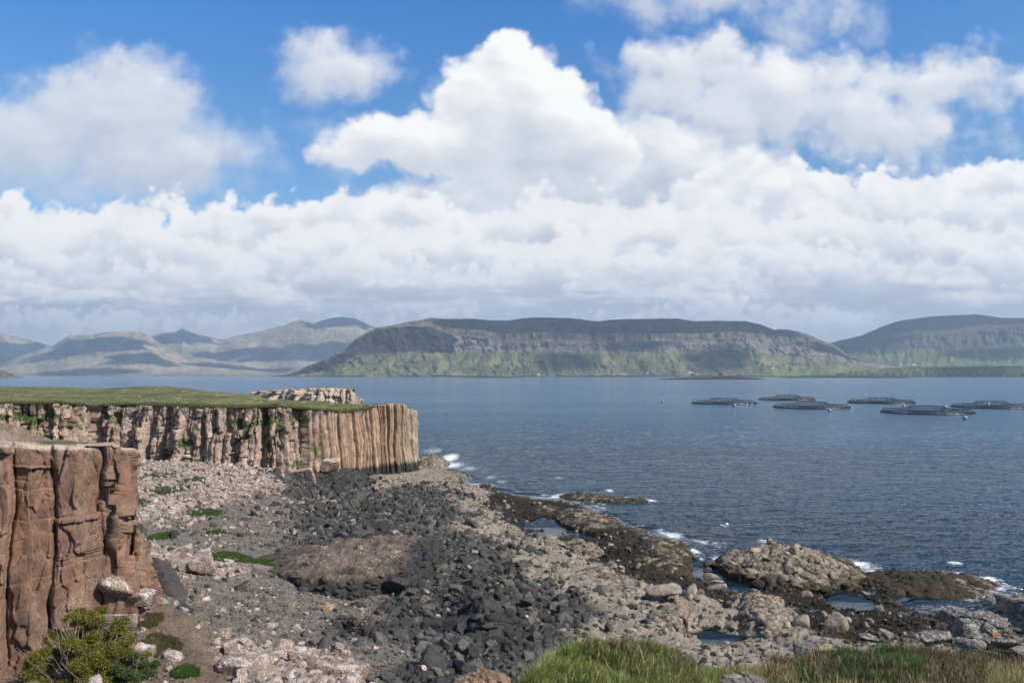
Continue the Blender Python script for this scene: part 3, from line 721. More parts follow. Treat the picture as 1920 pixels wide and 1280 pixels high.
def tps(P, val, lam=0.4):
    d = np.hypot(P[:, None, 0] - P[None, :, 0], P[:, None, 1] - P[None, :, 1]) / 30
    K = np.where(d > 0, d * d * np.log(d + 1e-12), 0) + lam * 0.001 * np.eye(len(P))
    Q = np.concatenate([np.ones((len(P), 1)), P[:, :2] / 30], 1)
    A = np.block([[K, Q], [Q.T, np.zeros((3, 3))]])
    w = np.linalg.solve(A, np.concatenate([val, np.zeros(3)]))
    def f(X, Y):
        out = np.zeros(X.shape)
        for i in range(len(P)):
            d2 = ((X - P[i, 0]) ** 2 + (Y - P[i, 1]) ** 2) / 900
            out += w[i] * 0.5 * d2 * np.log(d2 + 1e-12)
        return out + w[-3] + w[-2] * X / 30 + w[-1] * Y / 30
    return f
GX = np.arange(-125, 125, 0.6); GY = np.arange(12, 215, 0.6)
_gx, _gy = np.meshgrid(GX, GY)
H0 = np.clip(tps(CP[:, :2], CP[:, 2], 3.0)(_gx, _gy), -4, 9.5)
_wx = _gx + 4.5 * fbm(_gx / 7, _gy / 7, 5, .65, 801); _wy = _gy + 4.5 * fbm(_gx / 7, _gy / 7, 5, .65, 811)
ZW = np.zeros(_gx.shape + (len(ZONES),))
for i in range(len(CP)):
    sc_ = max(CP[i, 1], 20) / 60.0
    d2 = ((_wx - CP[i, 0]) ** 2 + ((_wy - CP[i, 1]) * 0.6) ** 2) / sc_ ** 2
    ZW[..., CZ[i]] += 1 / (d2 + 0.6) ** 2
ZW /= ZW.sum(-1, keepdims=True)
H0 = H0 + ZW[..., 4] * (0.30 * fbm(_gx / 4.5, _gy / 4.5, 4, .6, 891) - .02) * sstep(1.2, .5, H0)
for (px, py, w, h) in ((1030, 984, 44, 13), (1075, 1005, 40, 7), (1120, 1056, 36, 8), (1345, 1070, 44, 26), (1400, 1098, 30, 10), (1595, 1130, 44, 14), (1450, 1143, 36, 7), (1345, 1197, 42, 13), (1315, 1040, 26, 16), (940, 1008, 20, 5), (1770, 1136, 60, 12)):
    x_, y_ = at_z(px, py, 0); d_ = np.hypot((_gx - x_) / (w / FPX * y_), (_gy - y_) / (h / FPX * y_ * y_ / EYE)) + 0.7 * fbm(_gx / 2.6, _gy / 2.6, 4, .6, 895)
    m_ = sstep(1.25, 0.75, d_); H0 = H0 * (1 - m_) + np.minimum(H0, -0.55) * m_
def bil(G, X, Y):
    fx = np.clip((X - GX[0]) / 0.6, 0, len(GX) - 1.001); fy = np.clip((Y - GY[0]) / 0.6, 0, len(GY) - 1.001)
    ix = fx.astype(int); iy = fy.astype(int); u = fx - ix; v = fy - iy
    if G.ndim == 3: u = u[..., None]; v = v[..., None]
    return (G[iy, ix] * (1 - u) + G[iy, ix + 1] * u) * (1 - v) + (G[iy + 1, ix] * (1 - u) + G[iy + 1, ix + 1] * u) * v
def ground_h(X, Y, W_=None, fine=True):
    X = np.asarray(X, float); Y = np.asarray(Y, float)
    h = bil(H0, X, Y)
    if W_ is None: W_ = bil(ZW, X, Y)
    f1, f2, cid = worley(X / 1.7 + 0.3 * fbm(X / 2, Y / 2, 2, .5, 821), Y / 1.1, 823)
    g1, g2, gid = worley(X / 0.62, Y / 0.5, 827)
    blk = (cid - 0.5) * 0.34 + 0.10 * sstep(0.0, 0.16, f2 - f1) + (gid - 0.5) * 0.10 + 0.05 * sstep(0, 0.2, g2 - g1)
    lump = fbm(X / 2.6, Y / 2.6, 5, 0.6, 831)
    r = W_[..., 3] * (blk * 0.9 + lump * 0.30) + W_[..., 4] * (lump * 0.50 + 0.9 * blk + 0.20 * fbm(X / 0.35, Y / 0.35, 3, .6, 841)) \
        + W_[..., 2] * (lump * 0.3 + (gid - .5) * 0.25) + W_[..., 1] * (lump * 0.12 + (gid - .5) * 0.06) + W_[..., 0] * (lump * 0.35 + (gid - .5) * 0.2 + blk * .5) \
        + W_[..., 5] * (lump * 0.55 + blk * 0.4) + W_[..., 6] * lump * 0.25
    return h + r * sstep(-3.5, 0.2, h + 1.0)
ZCOL = np.array([(.24, .19, .155), (.135, .120, .100), (.030, .029, .028), (.215, .180, .142), (.014, .010, .005), (.115, .080, .055), (.03, .035, .03)])

def inside_poly(X, Y, P):
    c = np.zeros(X.shape, bool); n = len(P)
    for i in range(n):
        x1, y1 = P[i][:2]; x2, y2 = P[(i + 1) % n][:2]
        if y1 == y2: continue
        k = ((y1 > Y) != (y2 > Y)) & (X < (x2 - x1) * (Y - y1) / (y2 - y1) + x1)
        c ^= k
    return c
def dist_poly(X, Y, P, closed=True):
    d = np.full(X.shape, 1e9); n = len(P)
    for i in range(n if closed else n - 1):
        a = np.array(P[i][:2]); b = np.array(P[(i + 1) % n][:2]); ab = b - a; L = ab @ ab + 1e-9
        t = np.clip(((X - a[0]) * ab[0] + (Y - a[1]) * ab[1]) / L, 0, 1)
        d = np.minimum(d, np.hypot(X - a[0] - t * ab[0], Y - a[1] - t * ab[1]))
    return d
def shelter(X, Y):
    s = np.zeros(X.shape)
    for (px, D, rx, ry) in ((1350, 72, 5, 5), (1590, 62, 8, 4), (1440, 61, 8, 3), (1130, 77, 6, 4), (1020, 92, 6, 5), (1340, 53, 7, 4), (1400, 66, 6, 3)):
        x, y = at_d(px, D); d = np.hypot((X - x) / rx, (Y - y) / ry); s = np.maximum(s, np.exp(-d ** 2 * 0.8))
    return s
def shore_fn(X, Y):
    inside = (Y < 210) & (np.abs(X) < 120)
    h = bil(H0, X, Y)
    s = np.where(inside, sstep(-0.75, 0.0, h), 0.0)
    # water between the seaward ridges and the beach is sheltered
    s = np.maximum(s, shelter(X, Y))
    return s
def surf_fn(X, Y):
    ins = (Y < 200) & (np.abs(X) < 110)
    h = bil(H0, X, Y)
    f = np.exp(-((h + 0.35) / 0.30) ** 2) * (0.45 + 1.1 * fbm(X / 5, Y / 5, 3, .6, 897)) * ins
    for k in SEA_MASSES:
        O = [at_d(a, b) for a, b in k[1]]; A = np.array(O); cx, cy_ = A.mean(0)
        m = (np.abs(X - cx) < np.ptp(A[:, 0]) / 2 + 4) & (np.abs(Y - cy_) < np.ptp(A[:, 1]) / 2 + 4)
        if not m.any(): continue
        d = dist_poly(X[m], Y[m], O)
        f[m] = np.maximum(f[m], np.exp(-(d / 1.2) ** 2) * np.clip(0.70 + 1.2 * fbm(X[m] / 3, Y[m] / 3, 3, .6, 898), 0, 1) * sstep(cy_ - 3, cy_ + 1, Y[m] + 0.35 * (X[m] - cx)))
    return np.clip(f, 0, 1) * np.where(shelter(X, Y) > .35, 0.15, 1)


def build_ground():
    az = np.radians(np.linspace(-41, 40, 1250))
    rows = 1 / np.linspace(1 / 21., 1 / 185., 900)
    A, D = np.meshgrid(az, rows)
    X = np.tan(A) * D; Y = D
    Wt = bil(ZW, X, Y)
    Z = ground_h(X, Y, Wt)
    n = fbm(X / 1.3, Y / 1.3, 4, .6, 851); n2 = fbm(X / 0.45, Y / 0.45, 3, .6, 861)
    col = Wt @ ZCOL
    # barnacled cream rock and dark weed share the low shore in patches; weed sits low
    low = Wt[..., 4] + Wt[..., 3]
    wd = sstep(-0.1, 0.2, (Wt[..., 4] - 0.45 * Wt[..., 3]) * 1.1 + n * 0.7 - (Z - 0.45) * 0.8 - 0.05) * low
    wd = wd * sstep(1.35, 0.7, Z)
    c_low = lerp3(ZCOL[3], ZCOL[4], np.clip(wd, 0, 1))
    col = col * (1 - low[..., None]) + c_low * low[..., None]
    wet = sstep(0.12, -0.05, Z)[..., None]
    col = col * (1 - wet * 0.75)
    wrack = sstep(0.12, 0.34, fbm(X / 7, Y / 1.6, 4, .6, 871)) * Wt[..., 1]
    col = col * (1 - wrack[..., None] * 0.85) + np.array((0.05, 0.020, 0.017)) * wrack[..., None] * 0.85
    gr = sstep(0.30, 0.5, fbm(X / 5, Y / 5, 4, .6, 881)) * Wt[..., 5]
    col = col * (1 - gr[..., None]) + np.array((0.07, 0.10, 0.02)) * gr[..., None]
    keep = Z > -3.2
    lich = np.clip(Wt[..., 0] * 1.2 + Wt[..., 5] * 0.5 + Wt[..., 3] * 0.30 + Wt[..., 4] * 0.45, 0, 1)
    V = np.stack([X, Y, Z], -1).reshape(-1, 3); F = grid_faces(*X.shape, keep=keep)
    V, F, at = compact(V, F, {'col': col.reshape(-1, 3), 'lich': lich.ravel()})
    m = mat_attr('beach_ground', 1.1, 9.0, 0.25, 0.35, 0.92, 0.05, 14.0, (7.0, (.44, .385, .33, 1), 0.50, 0.80))
    o = mobj('beach_ground', V, F, m, at)
    tag(o, 'rocky foreshore of grey shingle, cream barnacled shelves and dark weed', kind='structure')
build_ground()

# ------------------------------------------------------------------ cliffs
def cliff(name, path, colw, deep, seed, ds, nrow, mat, colfn, curl=3.0, batter=0.5, tw=0.35, blocky=0.4, hgroove=0.12, toe=1.0, fine=0.10, bulge=0.35, rough=None, gap=0.08, gd=1.8, edgew=1.7, facet_amp=1.0):
    """path: (x, y, z base, z rim) from left to right; a wall of columns on it, its rim folded back onto the plateau"""
    P = np.array(path, float)
    # smooth the path
    seg = np.hypot(*(P[1:, :2] - P[:-1, :2]).T); s = np.concatenate([[0], np.cumsum(seg)])
    S = np.arange(0, s[-1], ds); n = len(S)
    C = np.stack([np.interp(S, s, P[:, k]) for k in range(4)], 1)
    w = max(3, int(0.8 / ds)) | 1
    ker = np.hanning(w + 2)[1:-1]; ker /= ker.sum()
    for k in range(4): C[:, k] = np.convolve(np.pad(C[:, k], w // 2, mode='edge'), ker, 'valid')
    RF = np.ones(n) if rough is None else rough(C[:, 0] / C[:, 1] * FPX + 960)
    T = np.gradient(C[:, :2], axis=0); T /= np.linalg.norm(T, axis=1)[:, None]
    N = np.stack([T[:, 1], -T[:, 0]], 1)
    r = np.random.default_rng(seed)
    wmul = r.uniform(0.55, 1.5, 4000) * colw
    if rough is not None:
        acc = 0.0; cpx = C[:, 0] / C[:, 1] * FPX + 960
        for q in range(4000):
            wmul[q] *= 0.44 + 0.56 * float(rough(np.interp(min(acc, S[-1]), S, cpx))); acc += wmul[q]
    b = np.concatenate([[0], np.cumsum(wmul)]); b = b[b < S[-1] + 2 * colw]
    nc = len(b)
    t = np.concatenate([np.linspace(0, 1, nrow)]); 
    SS, TT = np.meshgrid(S, t)
    swarp = SS + colw * tw * fbm(SS / (colw * 3), TT * 3.0, 3, .5, seed + 1) * 1.4 + 0.05 * colw * fbm(SS / colw, TT * 7, 3, .6, seed + 2) * RF[None]
    ci = np.clip(np.searchsorted(b, swarp.ravel()).reshape(SS.shape) - 1, 0, nc - 2)
    wd = b[ci + 1] - b[ci]; c = (swarp - b[ci]) / wd * 2 - 1
    rb = np.interp(b, S, RF)
    base_off = -r.random(nc) ** 1.6 * deep * (0.35 + 0.65 * rb) - (r.random(nc) < gap) * r.uniform(0.6, 1.3, nc) * gd * deep
    butt = -deep * 1.4 * np.clip(fbm(b / (colw * 7), 0 * b + 0.5, 3, .6, seed + 3) + 0.1, 0, 1)
    # pieces: broken blocks with their own step
    nb = 7
    brk = np.sort(r.random((nc, nb)), 1); step = r.normal(0, 1, (nc, nb + 1)) * blocky * deep * 0.35 * rb[:, None] ** 2
    lean = np.cumsum(-np.abs(r.normal(0, 1, (nc, nb + 1))), 1) * blocky * deep * 0.10 * rb[:, None]
    pc = np.zeros(SS.shape, int)
    tj = TT + 0.01 * fbm(SS / (colw * .4), TT * 4, 2, .5, seed + 4) + 0.02 * c * (r.random(nc)[ci] - .5)
    edge = np.ones(SS.shape)
    for k in range(nb):
        q = brk[ci, k]; pc += tj > q; edge = np.minimum(edge, np.abs(tj - q))
    off = base_off[ci] + butt[ci] + step[ci, pc] + lean[ci, pc]
    facet = np.minimum(1.0, (1 - np.abs(c)) * edgew + 0.12) * bulge * wd
    tilt = (r.random(nc)[ci] - 0.5) * c * wd * 0.35
    gs = r.random(nc + 1) ** 1.5 * 1.6; gk = np.where(c < 0, gs[ci], gs[ci + 1])
    groove = -np.exp(-((1 - np.abs(c)) * wd / (0.05 + 0.03 * colw + 0.05 * (1 - RF[None]))) ** 2) * min(colw, 1.0) * (0.22 + 0.40 * (1 - RF[None])) * gk
    hh = -np.exp(-(edge / 0.004) ** 2) * hgroove * (r.random(nc)[ci] < 0.6) * RF[None] * (0.3 + 0.9 * np.abs(c))
    hm = float(np.mean(C[:, 3] - C[:, 2]))
    wob = 0.25 * fbm(SS / (colw * 1.2), TT * hm / (colw * 1.2), 3, .6, seed + 30)
    fa, ka = facets(SS / (colw * .85) + wob, TT * hm / (colw * 2.9) + wob, seed + 31); fb, kb = facets(SS / (colw * .36) + wob * 2, TT * hm / (colw * .8) + wob, seed + 37)
    FC = (fa * .34 + fb * .15 - ka * .05 - kb * .02) * colw * facet_amp * (0.08 + 0.92 * RF[None])
    disp = off + facet + tilt + groove + hh + fbm(SS / 0.9, TT * 9, 5, .6, seed + 5) * fine * (0.25 + 0.75 * RF[None]) + FC + fbm(SS / 5, TT * 1.5, 3, .5, seed + 6) * deep * 0.5
    disp += batter * (1 - TT) + toe * np.exp(-TT / 0.10) * 0.8
    topj = (r.random(nc) ** 2)[ci] * 0.5 * deep * 0.8
    H = (C[:, 3] - C[:, 2])[None]
    Z = C[:, 2][None] - 0.8 + (H + 0.8 - topj * 0.6) * TT + 0.05 * fbm(SS / 0.8, TT * 5, 3, .6, seed + 7)
    X = C[:, 0][None] + N[:, 0][None] * disp; Y = C[:, 1][None] + N[:, 1][None] * disp
    # rim
    rr = [0.06, 0.18, 0.4, 0.8, 1.4, 2.2, 3.0]
    ex = []
    for k, a in enumerate(rr):
        a_ = a / 3.0 * curl
        f = max(0, 1 - a / 1.6)
        dd = disp[-1] * f - a_
        zz = Z[-1] + (C[:, 3] + 0.04 - Z[-1]) * (1 - f) * 0.9 + 0.12 * fbm(S / 0.7, 0 * S + a * 2, 3, .6, seed + 8) * (1 if k else .5) + 0.06 * min(1, k)
        if k == len(rr) - 1: zz = zz - 0.5
        ex.append((C[:, 0] + N[:, 0] * dd, C[:, 1] + N[:, 1] * dd, zz))
    X = np.concatenate([X, np.array([e[0] for e in ex])]); Y = np.concatenate([Y, np.array([e[1] for e in ex])]); Z = np.concatenate([Z, np.array([e[2] for e in ex])])
    nr = X.shape[0]
    TT2 = np.concatenate([TT, 1 + np.array(rr)[:, None] / 3 + 0 * np.array(ex)[:, 0]])
    SS2 = np.broadcast_to(S, X.shape); cid = np.concatenate([r.random(nc)[ci], np.repeat(r.random(nc)[ci][-1:], len(rr), 0)])
    rec = np.concatenate([off, np.repeat(off[-1:], len(rr), 0)])
    col, lich = colfn(SS2, TT2, X, Y, Z, cid, rec)
    V = np.stack([X, Y, Z], -1)
    return mobj(name, V, grid_faces(nr, n), mat, {'col': col.reshape(-1, 3), 'lich': lich.ravel()}, True), C

cliff_mat = mat_attr('basalt_cliff', 0.8, 6.0, 0.28, 0.28, 0.9, 0.05, 9.0, (5.5, (.54, .47, .41, 1), 0.47, 0.80))
near_mat = mat_attr('near_basalt', 1.6, 14.0, 0.25, 0.25, 0.9, 0.03, 18.0, (22.0, (.46, .36, .29, 1), 0.43, 0.78))

def col_bay(S, T, X, Y, Z, cid, rec):
    PX = X / Y * FPX + 960
    n = fbm(S / 6, T * 2, 4, .6, 1001)
    tip = sstep(560, 660, PX)
    c = lerp3((.22, .155, .12), (.35, .26, .21), np.clip(cid * 0.7 + n * 0.5 + 0.15, 0, 1))
    ct = lerp3((.20, .13, .088), (.36, .255, .18), np.clip(cid * 0.8 + n * 0.4 + 0.1 + 0.3 * fbm(S / .22, T * 0.8, 3, .6, 1061), 0, 1))
    c = c * (1 - tip[..., None]) + ct * tip[..., None]
    grey = (sstep(740, 775, PX) * 0.45)[..., None]; c = c * (1 - grey) + np.array((.30, .26, .21)) * grey
    # green ledges and gullies in the broken left half
    g = sstep(0.16, 0.34, fbm(S / 2.6, T * 3.2, 4, .6, 1011) + 0.14 * (rec < -1.2)) * (1 - tip * 0.9) * sstep(1.0, 0.9, T)
    c = c * (1 - g[..., None]) + np.array((.055, .080, .022)) * g[..., None]
    br = sstep(0.2, 0.5, fbm(S / 4, T * 2.2, 3, .6, 1021))
    c = c * (1 - 0.45 * br[..., None]) + np.array((.15, .085, .055)) * 0.45 * br[..., None]
    tide = 2.9 + 0.5 * fbm(S / 1.3, T * 0, 3, .6, 1031)
    dk = (sstep(tide + 0.5, tide - 0.4, Z) * sstep(470, 540, PX))[..., None]
    c = c * (1 - dk) + np.array((.035, .034, .032)) * dk
    # turf creeping over the rim
    rim = (sstep(0.99, 1.10, T + 0.06 * fbm(S / 1.2, T * 3, 3, .6, 1041)) * (1 - sstep(670, 700, PX)))[..., None]
    c = c * (1 - rim) + np.array((.085, .088, .030)) * rim
    lich = np.clip(0.62 - tip * 0.35 + 0.5 * fbm(S / 5, T * 2, 3, .6, 1051) + sstep(0.9, 1.0, T) * 0.3, 0, 1) * (1 - dk[..., 0]) * (1 - rim[..., 0]) * (1 - g * 0.8)
    return c, lich
def bay_pt(px, D, zb, rim_py):
    x, y = at_d(px, D); return (x, y, zb, z_at(rim_py, D))
BAY = [bay_pt(-420, 96, 6.5, 748), bay_pt(-200, 106, 6.2, 752), bay_pt(0, 113, 5.6, 757), bay_pt(120, 116, 5.2, 757), bay_pt(180, 121, 5.0, 762), bay_pt(240, 122, 4.7, 759), bay_pt(350, 119, 4.5, 763),
       bay_pt(450, 118, 4.1, 766), bay_pt(520, 118, 3.2, 763), bay_pt(600, 123, 1.8, 770), bay_pt(650, 127, 1.2, 773), bay_pt(690, 131.5, .9, 769), bay_pt(710, 133.5, .8, 761), bay_pt(740, 135.5, .7, 757), bay_pt(765, 137.5, .5, 759), bay_pt(781, 140, .3, 768), bay_pt(785, 144, 0, 774),
       bay_pt(778, 152, -.5, 774), bay_pt(740, 164, -1, 772), bay_pt(690, 180, -1, 764)]
o, BC = cliff('basalt_cliff', BAY, 0.95, 1.5, 1101, 0.075, 150, cliff_mat, col_bay, curl=3.0, batter=0.9, tw=0.3, blocky=0.75, hgroove=0.12, fine=0.26, bulge=0.30, toe=0.7, rough=lambda q: 1 - 0.93 * sstep(500, 650, q), gap=0.10, gd=1.2, edgew=1.4, facet_amp=1.1)
tag(o, 'columnar basalt cliff of the grassy headland above the bay', 'cliff', kind='structure')

def col_near(S, T, X, Y, Z, cid, rec):
    n = fbm(S / 3, T * 2.5, 5, .6, 1201)
    c = lerp3((.115, .066, .046), (.225, .132, .090), np.clip(cid * 0.5 + n * 0.7 + 0.25, 0, 1))
    og = sstep(0.1, 0.45, fbm(S / 1.6, T * 1.4, 3, .6, 1261))[..., None] * .4; c = c * (1 - og) + np.array((.30, .145, .07)) * og
    gy_ = sstep(0.0, 0.5, fbm(S / 1.2, T * 2, 4, .6, 1211)) * 0.45
    c = c * (1 - gy_[..., None]) + np.array((.20, .15, .12)) * gy_[..., None]
    stn = sstep(0.25, 0.5, fbm(S / 0.5, T * 1.2, 4, .6, 1221)) * 0.45
    c = c * (1 - stn[..., None]) + np.array((.09, .06, .045)) * stn[..., None]
    top = sstep(0.975, 1.02, T + 0.02 * fbm(S / .6, T * 3, 3, .6, 1231))[..., None]
    c = c * (1 - top * 0.6) + np.array((.26, .21, .17)) * top * 0.6
    g = (sstep(0.42, 0.5, fbm(S / 0.6, T * 2.6, 3, .6, 1241)) * (rec < -0.7) * (T < 0.97))[..., None]
    c = c * (1 - g) + np.array((.05, .085, .02)) * g
    return c, np.clip(0.52 + 0.45 * fbm(S / 2.5, T * 3, 4, .6, 1251) + top[..., 0] * 0.35, 0, 1)
def npt(px, D, zb, top_py): x, y = at_d(px, D); return (x, y, zb, z_at(top_py, D))
NEARC = [npt(-500, 33, 3, 815), npt(-160, 35, 3, 826), npt(0, 38, 3.4, 832), npt(60, 38.6, 4, 838), npt(110, 39.2, 4.6, 841), npt(150, 39.6, 5.2, 840), npt(200, 40.4, 5.4, 837), npt(240, 41.0, 5.5, 837), npt(246, 42.4, 5.4, 838), npt(238, 44.0, 5.2, 836), npt(190, 45.2, 5, 834), npt(120, 46.6, 5, 832), npt(60, 49.5, 5, 828), npt(0, 54, 5, 822), npt(-150, 60, 5, 815)]
near_cliff, NC = cliff('near_cliff', NEARC, 1.5, 0.80, 1307, 0.032, 360, near_mat, col_near, curl=2.6, batter=0.35, tw=0.2, blocky=0.7, hgroove=0.05, fine=0.10, bulge=0.14, facet_amp=0.62, toe=0.6, gap=0.12, gd=0.8, edgew=5.0)
tag(near_cliff, 'red-brown basalt cliff standing close at the left edge', 'cliff', kind='structure')
BUT = [npt(205, 44.5, 4.5, 925), npt(236, 43.0, 4.9, 940), npt(262, 43.2, 5.0, 955), npt(279, 44.0, 5.0, 985), npt(287, 45.5, 4.8, 1010), npt(284, 48, 4.6, 1010), npt(270, 52, 4.4, 1000)]
butt, _ = cliff('rock_buttress', BUT, 1.0, 0.5, 1401, 0.032, 220, near_mat, col_near, curl=0.9, batter=0.9, tw=0.3, blocky=0.8, hgroove=0.06, fine=0.16, bulge=0.10, toe=1.0, edgew=3.0)
tag(butt, 'lower brown rock buttress leaning against the foot of the near cliff', 'cliff', kind='structure')

# plateau behind the bay cliff
def build_plateau():
    rimC = BC[::12]
    back = [at_d(640, 196), at_d(560, 214), at_d(420, 235), at_d(250, 255), at_d(0, 262), at_d(-300, 250), at_d(-700, 200)]
    poly = [tuple(c[:2]) for c in rimC] + back
    rows = np.geomspace(94, 270, 420); px = np.linspace(-620, 800, 900)
    PX, D = np.meshgrid(px, rows); X = (PX - 960) / FPX * D; Y = D
    ins = inside_poly(X, Y, poly); dr = dist_poly(X, Y, [tuple(c[:2]) for c in rimC], False); db = dist_poly(X, Y, back, False)
    ic = np.argmin(((X[::4, ::4, None] - rimC[:, 0]) ** 2 + (Y[::4, ::4, None] - rimC[:, 1]) ** 2), -1)
    zr = np.repeat(np.repeat(rimC[ic, 3], 4, 0), 4, 1)[:X.shape[0], :X.shape[1]]
    for _ in range(3):
        zr = (zr + np.roll(zr, 5, 0) + np.roll(zr, -5, 0) + np.roll(zr, 5, 1) + np.roll(zr, -5, 1)) / 5
    # far skyline of the turf
    sky_py = cval(PX, [(-400, 722), (0, 727), (200, 730), (240, 726), (330, 722), (400, 719), (560, 720), (640, 727), (680, 742), (700, 765)])
    zs = EYE + (HOR - sky_py) / FPX * np.maximum(D, 1)
    zsky = EYE + (HOR - sky_py) / FPX * 205
    far = sstep(0, 62, dr)
    Z = zr * (1 - far) + zsky * far + 0.45 * fbm(X / 16, Y / 16, 3, .5, 1501) * sstep(0, 12, dr) + 0.10 * fbm(X / 2.0, Y / 2.0, 4, .55, 1511)
    Z = Z + 0.22 * sstep(0.3, 2.0, dr) - 0.4 * sstep(1.1, 0.2, dr)
    Z = Z - sstep(40, 0, db) ** 2 * 9 - 0.0
    Z = np.where(ins, Z, -9)
    keep = ins & (dr > 0.9)
    n = fbm(X / 9, Y / 9, 5, .6, 1521); n2 = fbm(X / 1.6, Y / 1.6, 4, .6, 1531)
    c = lerp3((.085, .098, .028), (.150, .150, .052), sstep(-.3, .35, n + .4 * n2))
    he = sstep(0.0, 0.30, fbm(X / 12, Y / 7, 4, .6, 1541) + 0.5 * sstep(6, 0.5, dr) - 0.06)
    c = c * (1 - he[..., None] * .85) + np.array((.085, .062, .035)) * he[..., None] * .85
    rk = sstep(0.36, 0.42, fbm(X / 2.2, Y / 2.2, 3, .6, 1551))
    c = c * (1 - rk[..., None]) + np.array((.34, .30, .25)) * rk[..., None]
    V = np.stack([X, Y, Z], -1).reshape(-1, 3)
    V, F, at = compact(V, grid_faces(*X.shape, keep=keep), {'col': c.reshape(-1, 3)})
    m = mat_attr('headland_turf', 0.5, 3.0, 0.2, 0.3, 0.95, 0.12, 6.0)
    tag(mobj('headland_turf', V, F, m, at), 'short green and brown turf on top of the headland', kind='structure')
build_plateau()
# second outcrop behind the turf
o, _ = cliff('back_cliff', [npt(470, 190, 13.2, 734), npt(500, 184, 12.8, 731), npt(540, 178, 12.0, 729), npt(590, 174, 11.0, 727), npt(640, 173, 9.0, 728), npt(662, 173, 5, 731), npt(674, 174, 2, 739), npt(688, 176, 0, 750), npt(700, 180, -1, 760)], 1.4, 1.2, 1601, 0.12, 60, cliff_mat,
             lambda S, T, X, Y, Z, cid, rec: (lerp3((.27, .21, .17), (.38, .31, .26), cid) * (1 - sstep(1.02, 1.15, T)[..., None]) + np.array((.095, .105, .035)) * sstep(1.02, 1.15, T)[..., None], 0.7 * (T < 1.05)), curl=5.0, batter=1.2, blocky=0.8, fine=0.3)
tag(o, 'pale lichened crag of a second point behind the headland turf', 'cliff', kind='structure')
# flat top behind the near cliff
def build_near_top():
    rim = NC[::20]
    poly = [tuple(c[:2]) for c in rim] + [at_d(-700, 60), at_d(-700, 32)]
    px = np.linspace(-500, 240, 420); rows = np.linspace(33, 70, 260)
    PX, D = np.meshgrid(px, rows); X = (PX - 960) / FPX * D; Y = D
    ins = inside_poly(X, Y, poly); dr = dist_poly(X, Y, [tuple(c[:2]) for c in rim], False)
    f1, f2, cid = worley(X / 1.6, Y / 1.4, 1701)
    zr = cval(PX, [(-500, 15.0), (0, 14.72), (110, 14.35), (226, 14.2)]) 
    lum = sstep(0.05, 0.45, fbm(X / 3.5, Y / 3.5, 4, .6, 1711) + sstep(120, 20, PX) * 0.5)
    Z = zr + 0.1 * sstep(.6, 2, dr) - 1.1 * sstep(1.9, 0.7, dr) + lum * (0.05 + 0.45 * cid) * sstep(0.3, 1.5, dr) + (facets(X / 1.3, Y / 1.0, 1741)[0] * .38 + facets(X / .5, Y / .4, 1751)[0] * .16) * lum * sstep(0.3, 1.2, dr) + 0.08 * fbm(X / .6, Y / .6, 4, .6, 1721) - np.maximum(0, D - 42) * 0.035 + 0
    c = lerp3((.080, .085, .035), (.17, .125, .095), sstep(0.05, 0.3, lum + 0.3 * fbm(X / .8, Y / .8, 3, .6, 1731)))
    V = np.stack([X, Y, Z], -1).reshape(-1, 3)
    V, F, at = compact(V, grid_faces(*X.shape, keep=ins & (dr > 1.15)), {'col': c.reshape(-1, 3), 'lich': (0.62 * lum).ravel()})
    tag(mobj('near_cliff_top', V, F, near_mat, at), 'lichened and grassy top of the near cliff', kind='structure')
build_near_top()
# ------------------------------------------------------------------ loose rocks
def ico(sub):
    t = (1 + 5 ** .5) / 2
    V = [(-1, t, 0), (1, t, 0), (-1, -t, 0), (1, -t, 0), (0, -1, t), (0, 1, t), (0, -1, -t), (0, 1, -t), (t, 0, -1), (t, 0, 1), (-t, 0, -1), (-t, 0, 1)]
    F = [(0, 11, 5), (0, 5, 1), (0, 1, 7), (0, 7, 10), (0, 10, 11), (1, 5, 9), (5, 11, 4), (11, 10, 2), (10, 7, 6), (7, 1, 8), (3, 9, 4), (3, 4, 2), (3, 2, 6), (3, 6, 8), (3, 8, 9), (4, 9, 5), (2, 4, 11), (6, 2, 10), (8, 6, 7), (9, 8, 1)]
    V = [np.array(v) / np.linalg.norm(v) for v in V]
    for _ in range(sub):
        mid = {}; nf = []
        def m(a, b):
            k = (min(a, b), max(a, b))
            if k not in mid:
                v = V[a] + V[b]; V.append(v / np.linalg.norm(v)); mid[k] = len(V) - 1
            return mid[k]
        for a, b, c in F:
            x, y, z = m(a, b), m(b, c), m(c, a)
            nf += [(a, x, z), (b, y, x), (c, z, y), (x, y, z)]
        F = nf
    return np.array(V), np.array(F)
ICO = {k: ico(k) for k in (1, 2, 3)}
def rock_shape(sub, rng, kind):
    D, F = ICO[sub]
    if kind == 'block':
        base = np.array([(1, 0, 0), (-1, 0, 0), (0, 1, 0), (0, -1, 0), (0, 0, 1), (0, 0, -1)], float)
        Nn = np.concatenate([base + rng.normal(0, 0.22, base.shape), rng.normal(0, 1, (5, 3))])
        h = np.concatenate([rng.uniform(.55, .95, 6), rng.uniform(.8, 1.05, 5)]); p = 26
    elif kind == 'round':
        Nn = rng.normal(0, 1, (16, 3)); h = rng.uniform(.75, 1.0, 16); p = 9
    else:
        Nn = rng.normal(0, 1, (13, 3)); h = rng.uniform(.62, 1.0, 13); p = 30
    Nn /= np.linalg.norm(Nn, axis=1)[:, None]
    d = np.clip(D @ Nn.T, 0, None) / h
    r = (d ** p).sum(1) ** (-1 / p)
    V = D * np.minimum(r, 1.5)[:, None] * np.array([1.0, rng.uniform(.7, 1.0), rng.uniform(.5, .85)])
    V += rng.normal(0, 0.012 * (3 - sub if sub < 3 else .5), V.shape)
    return V
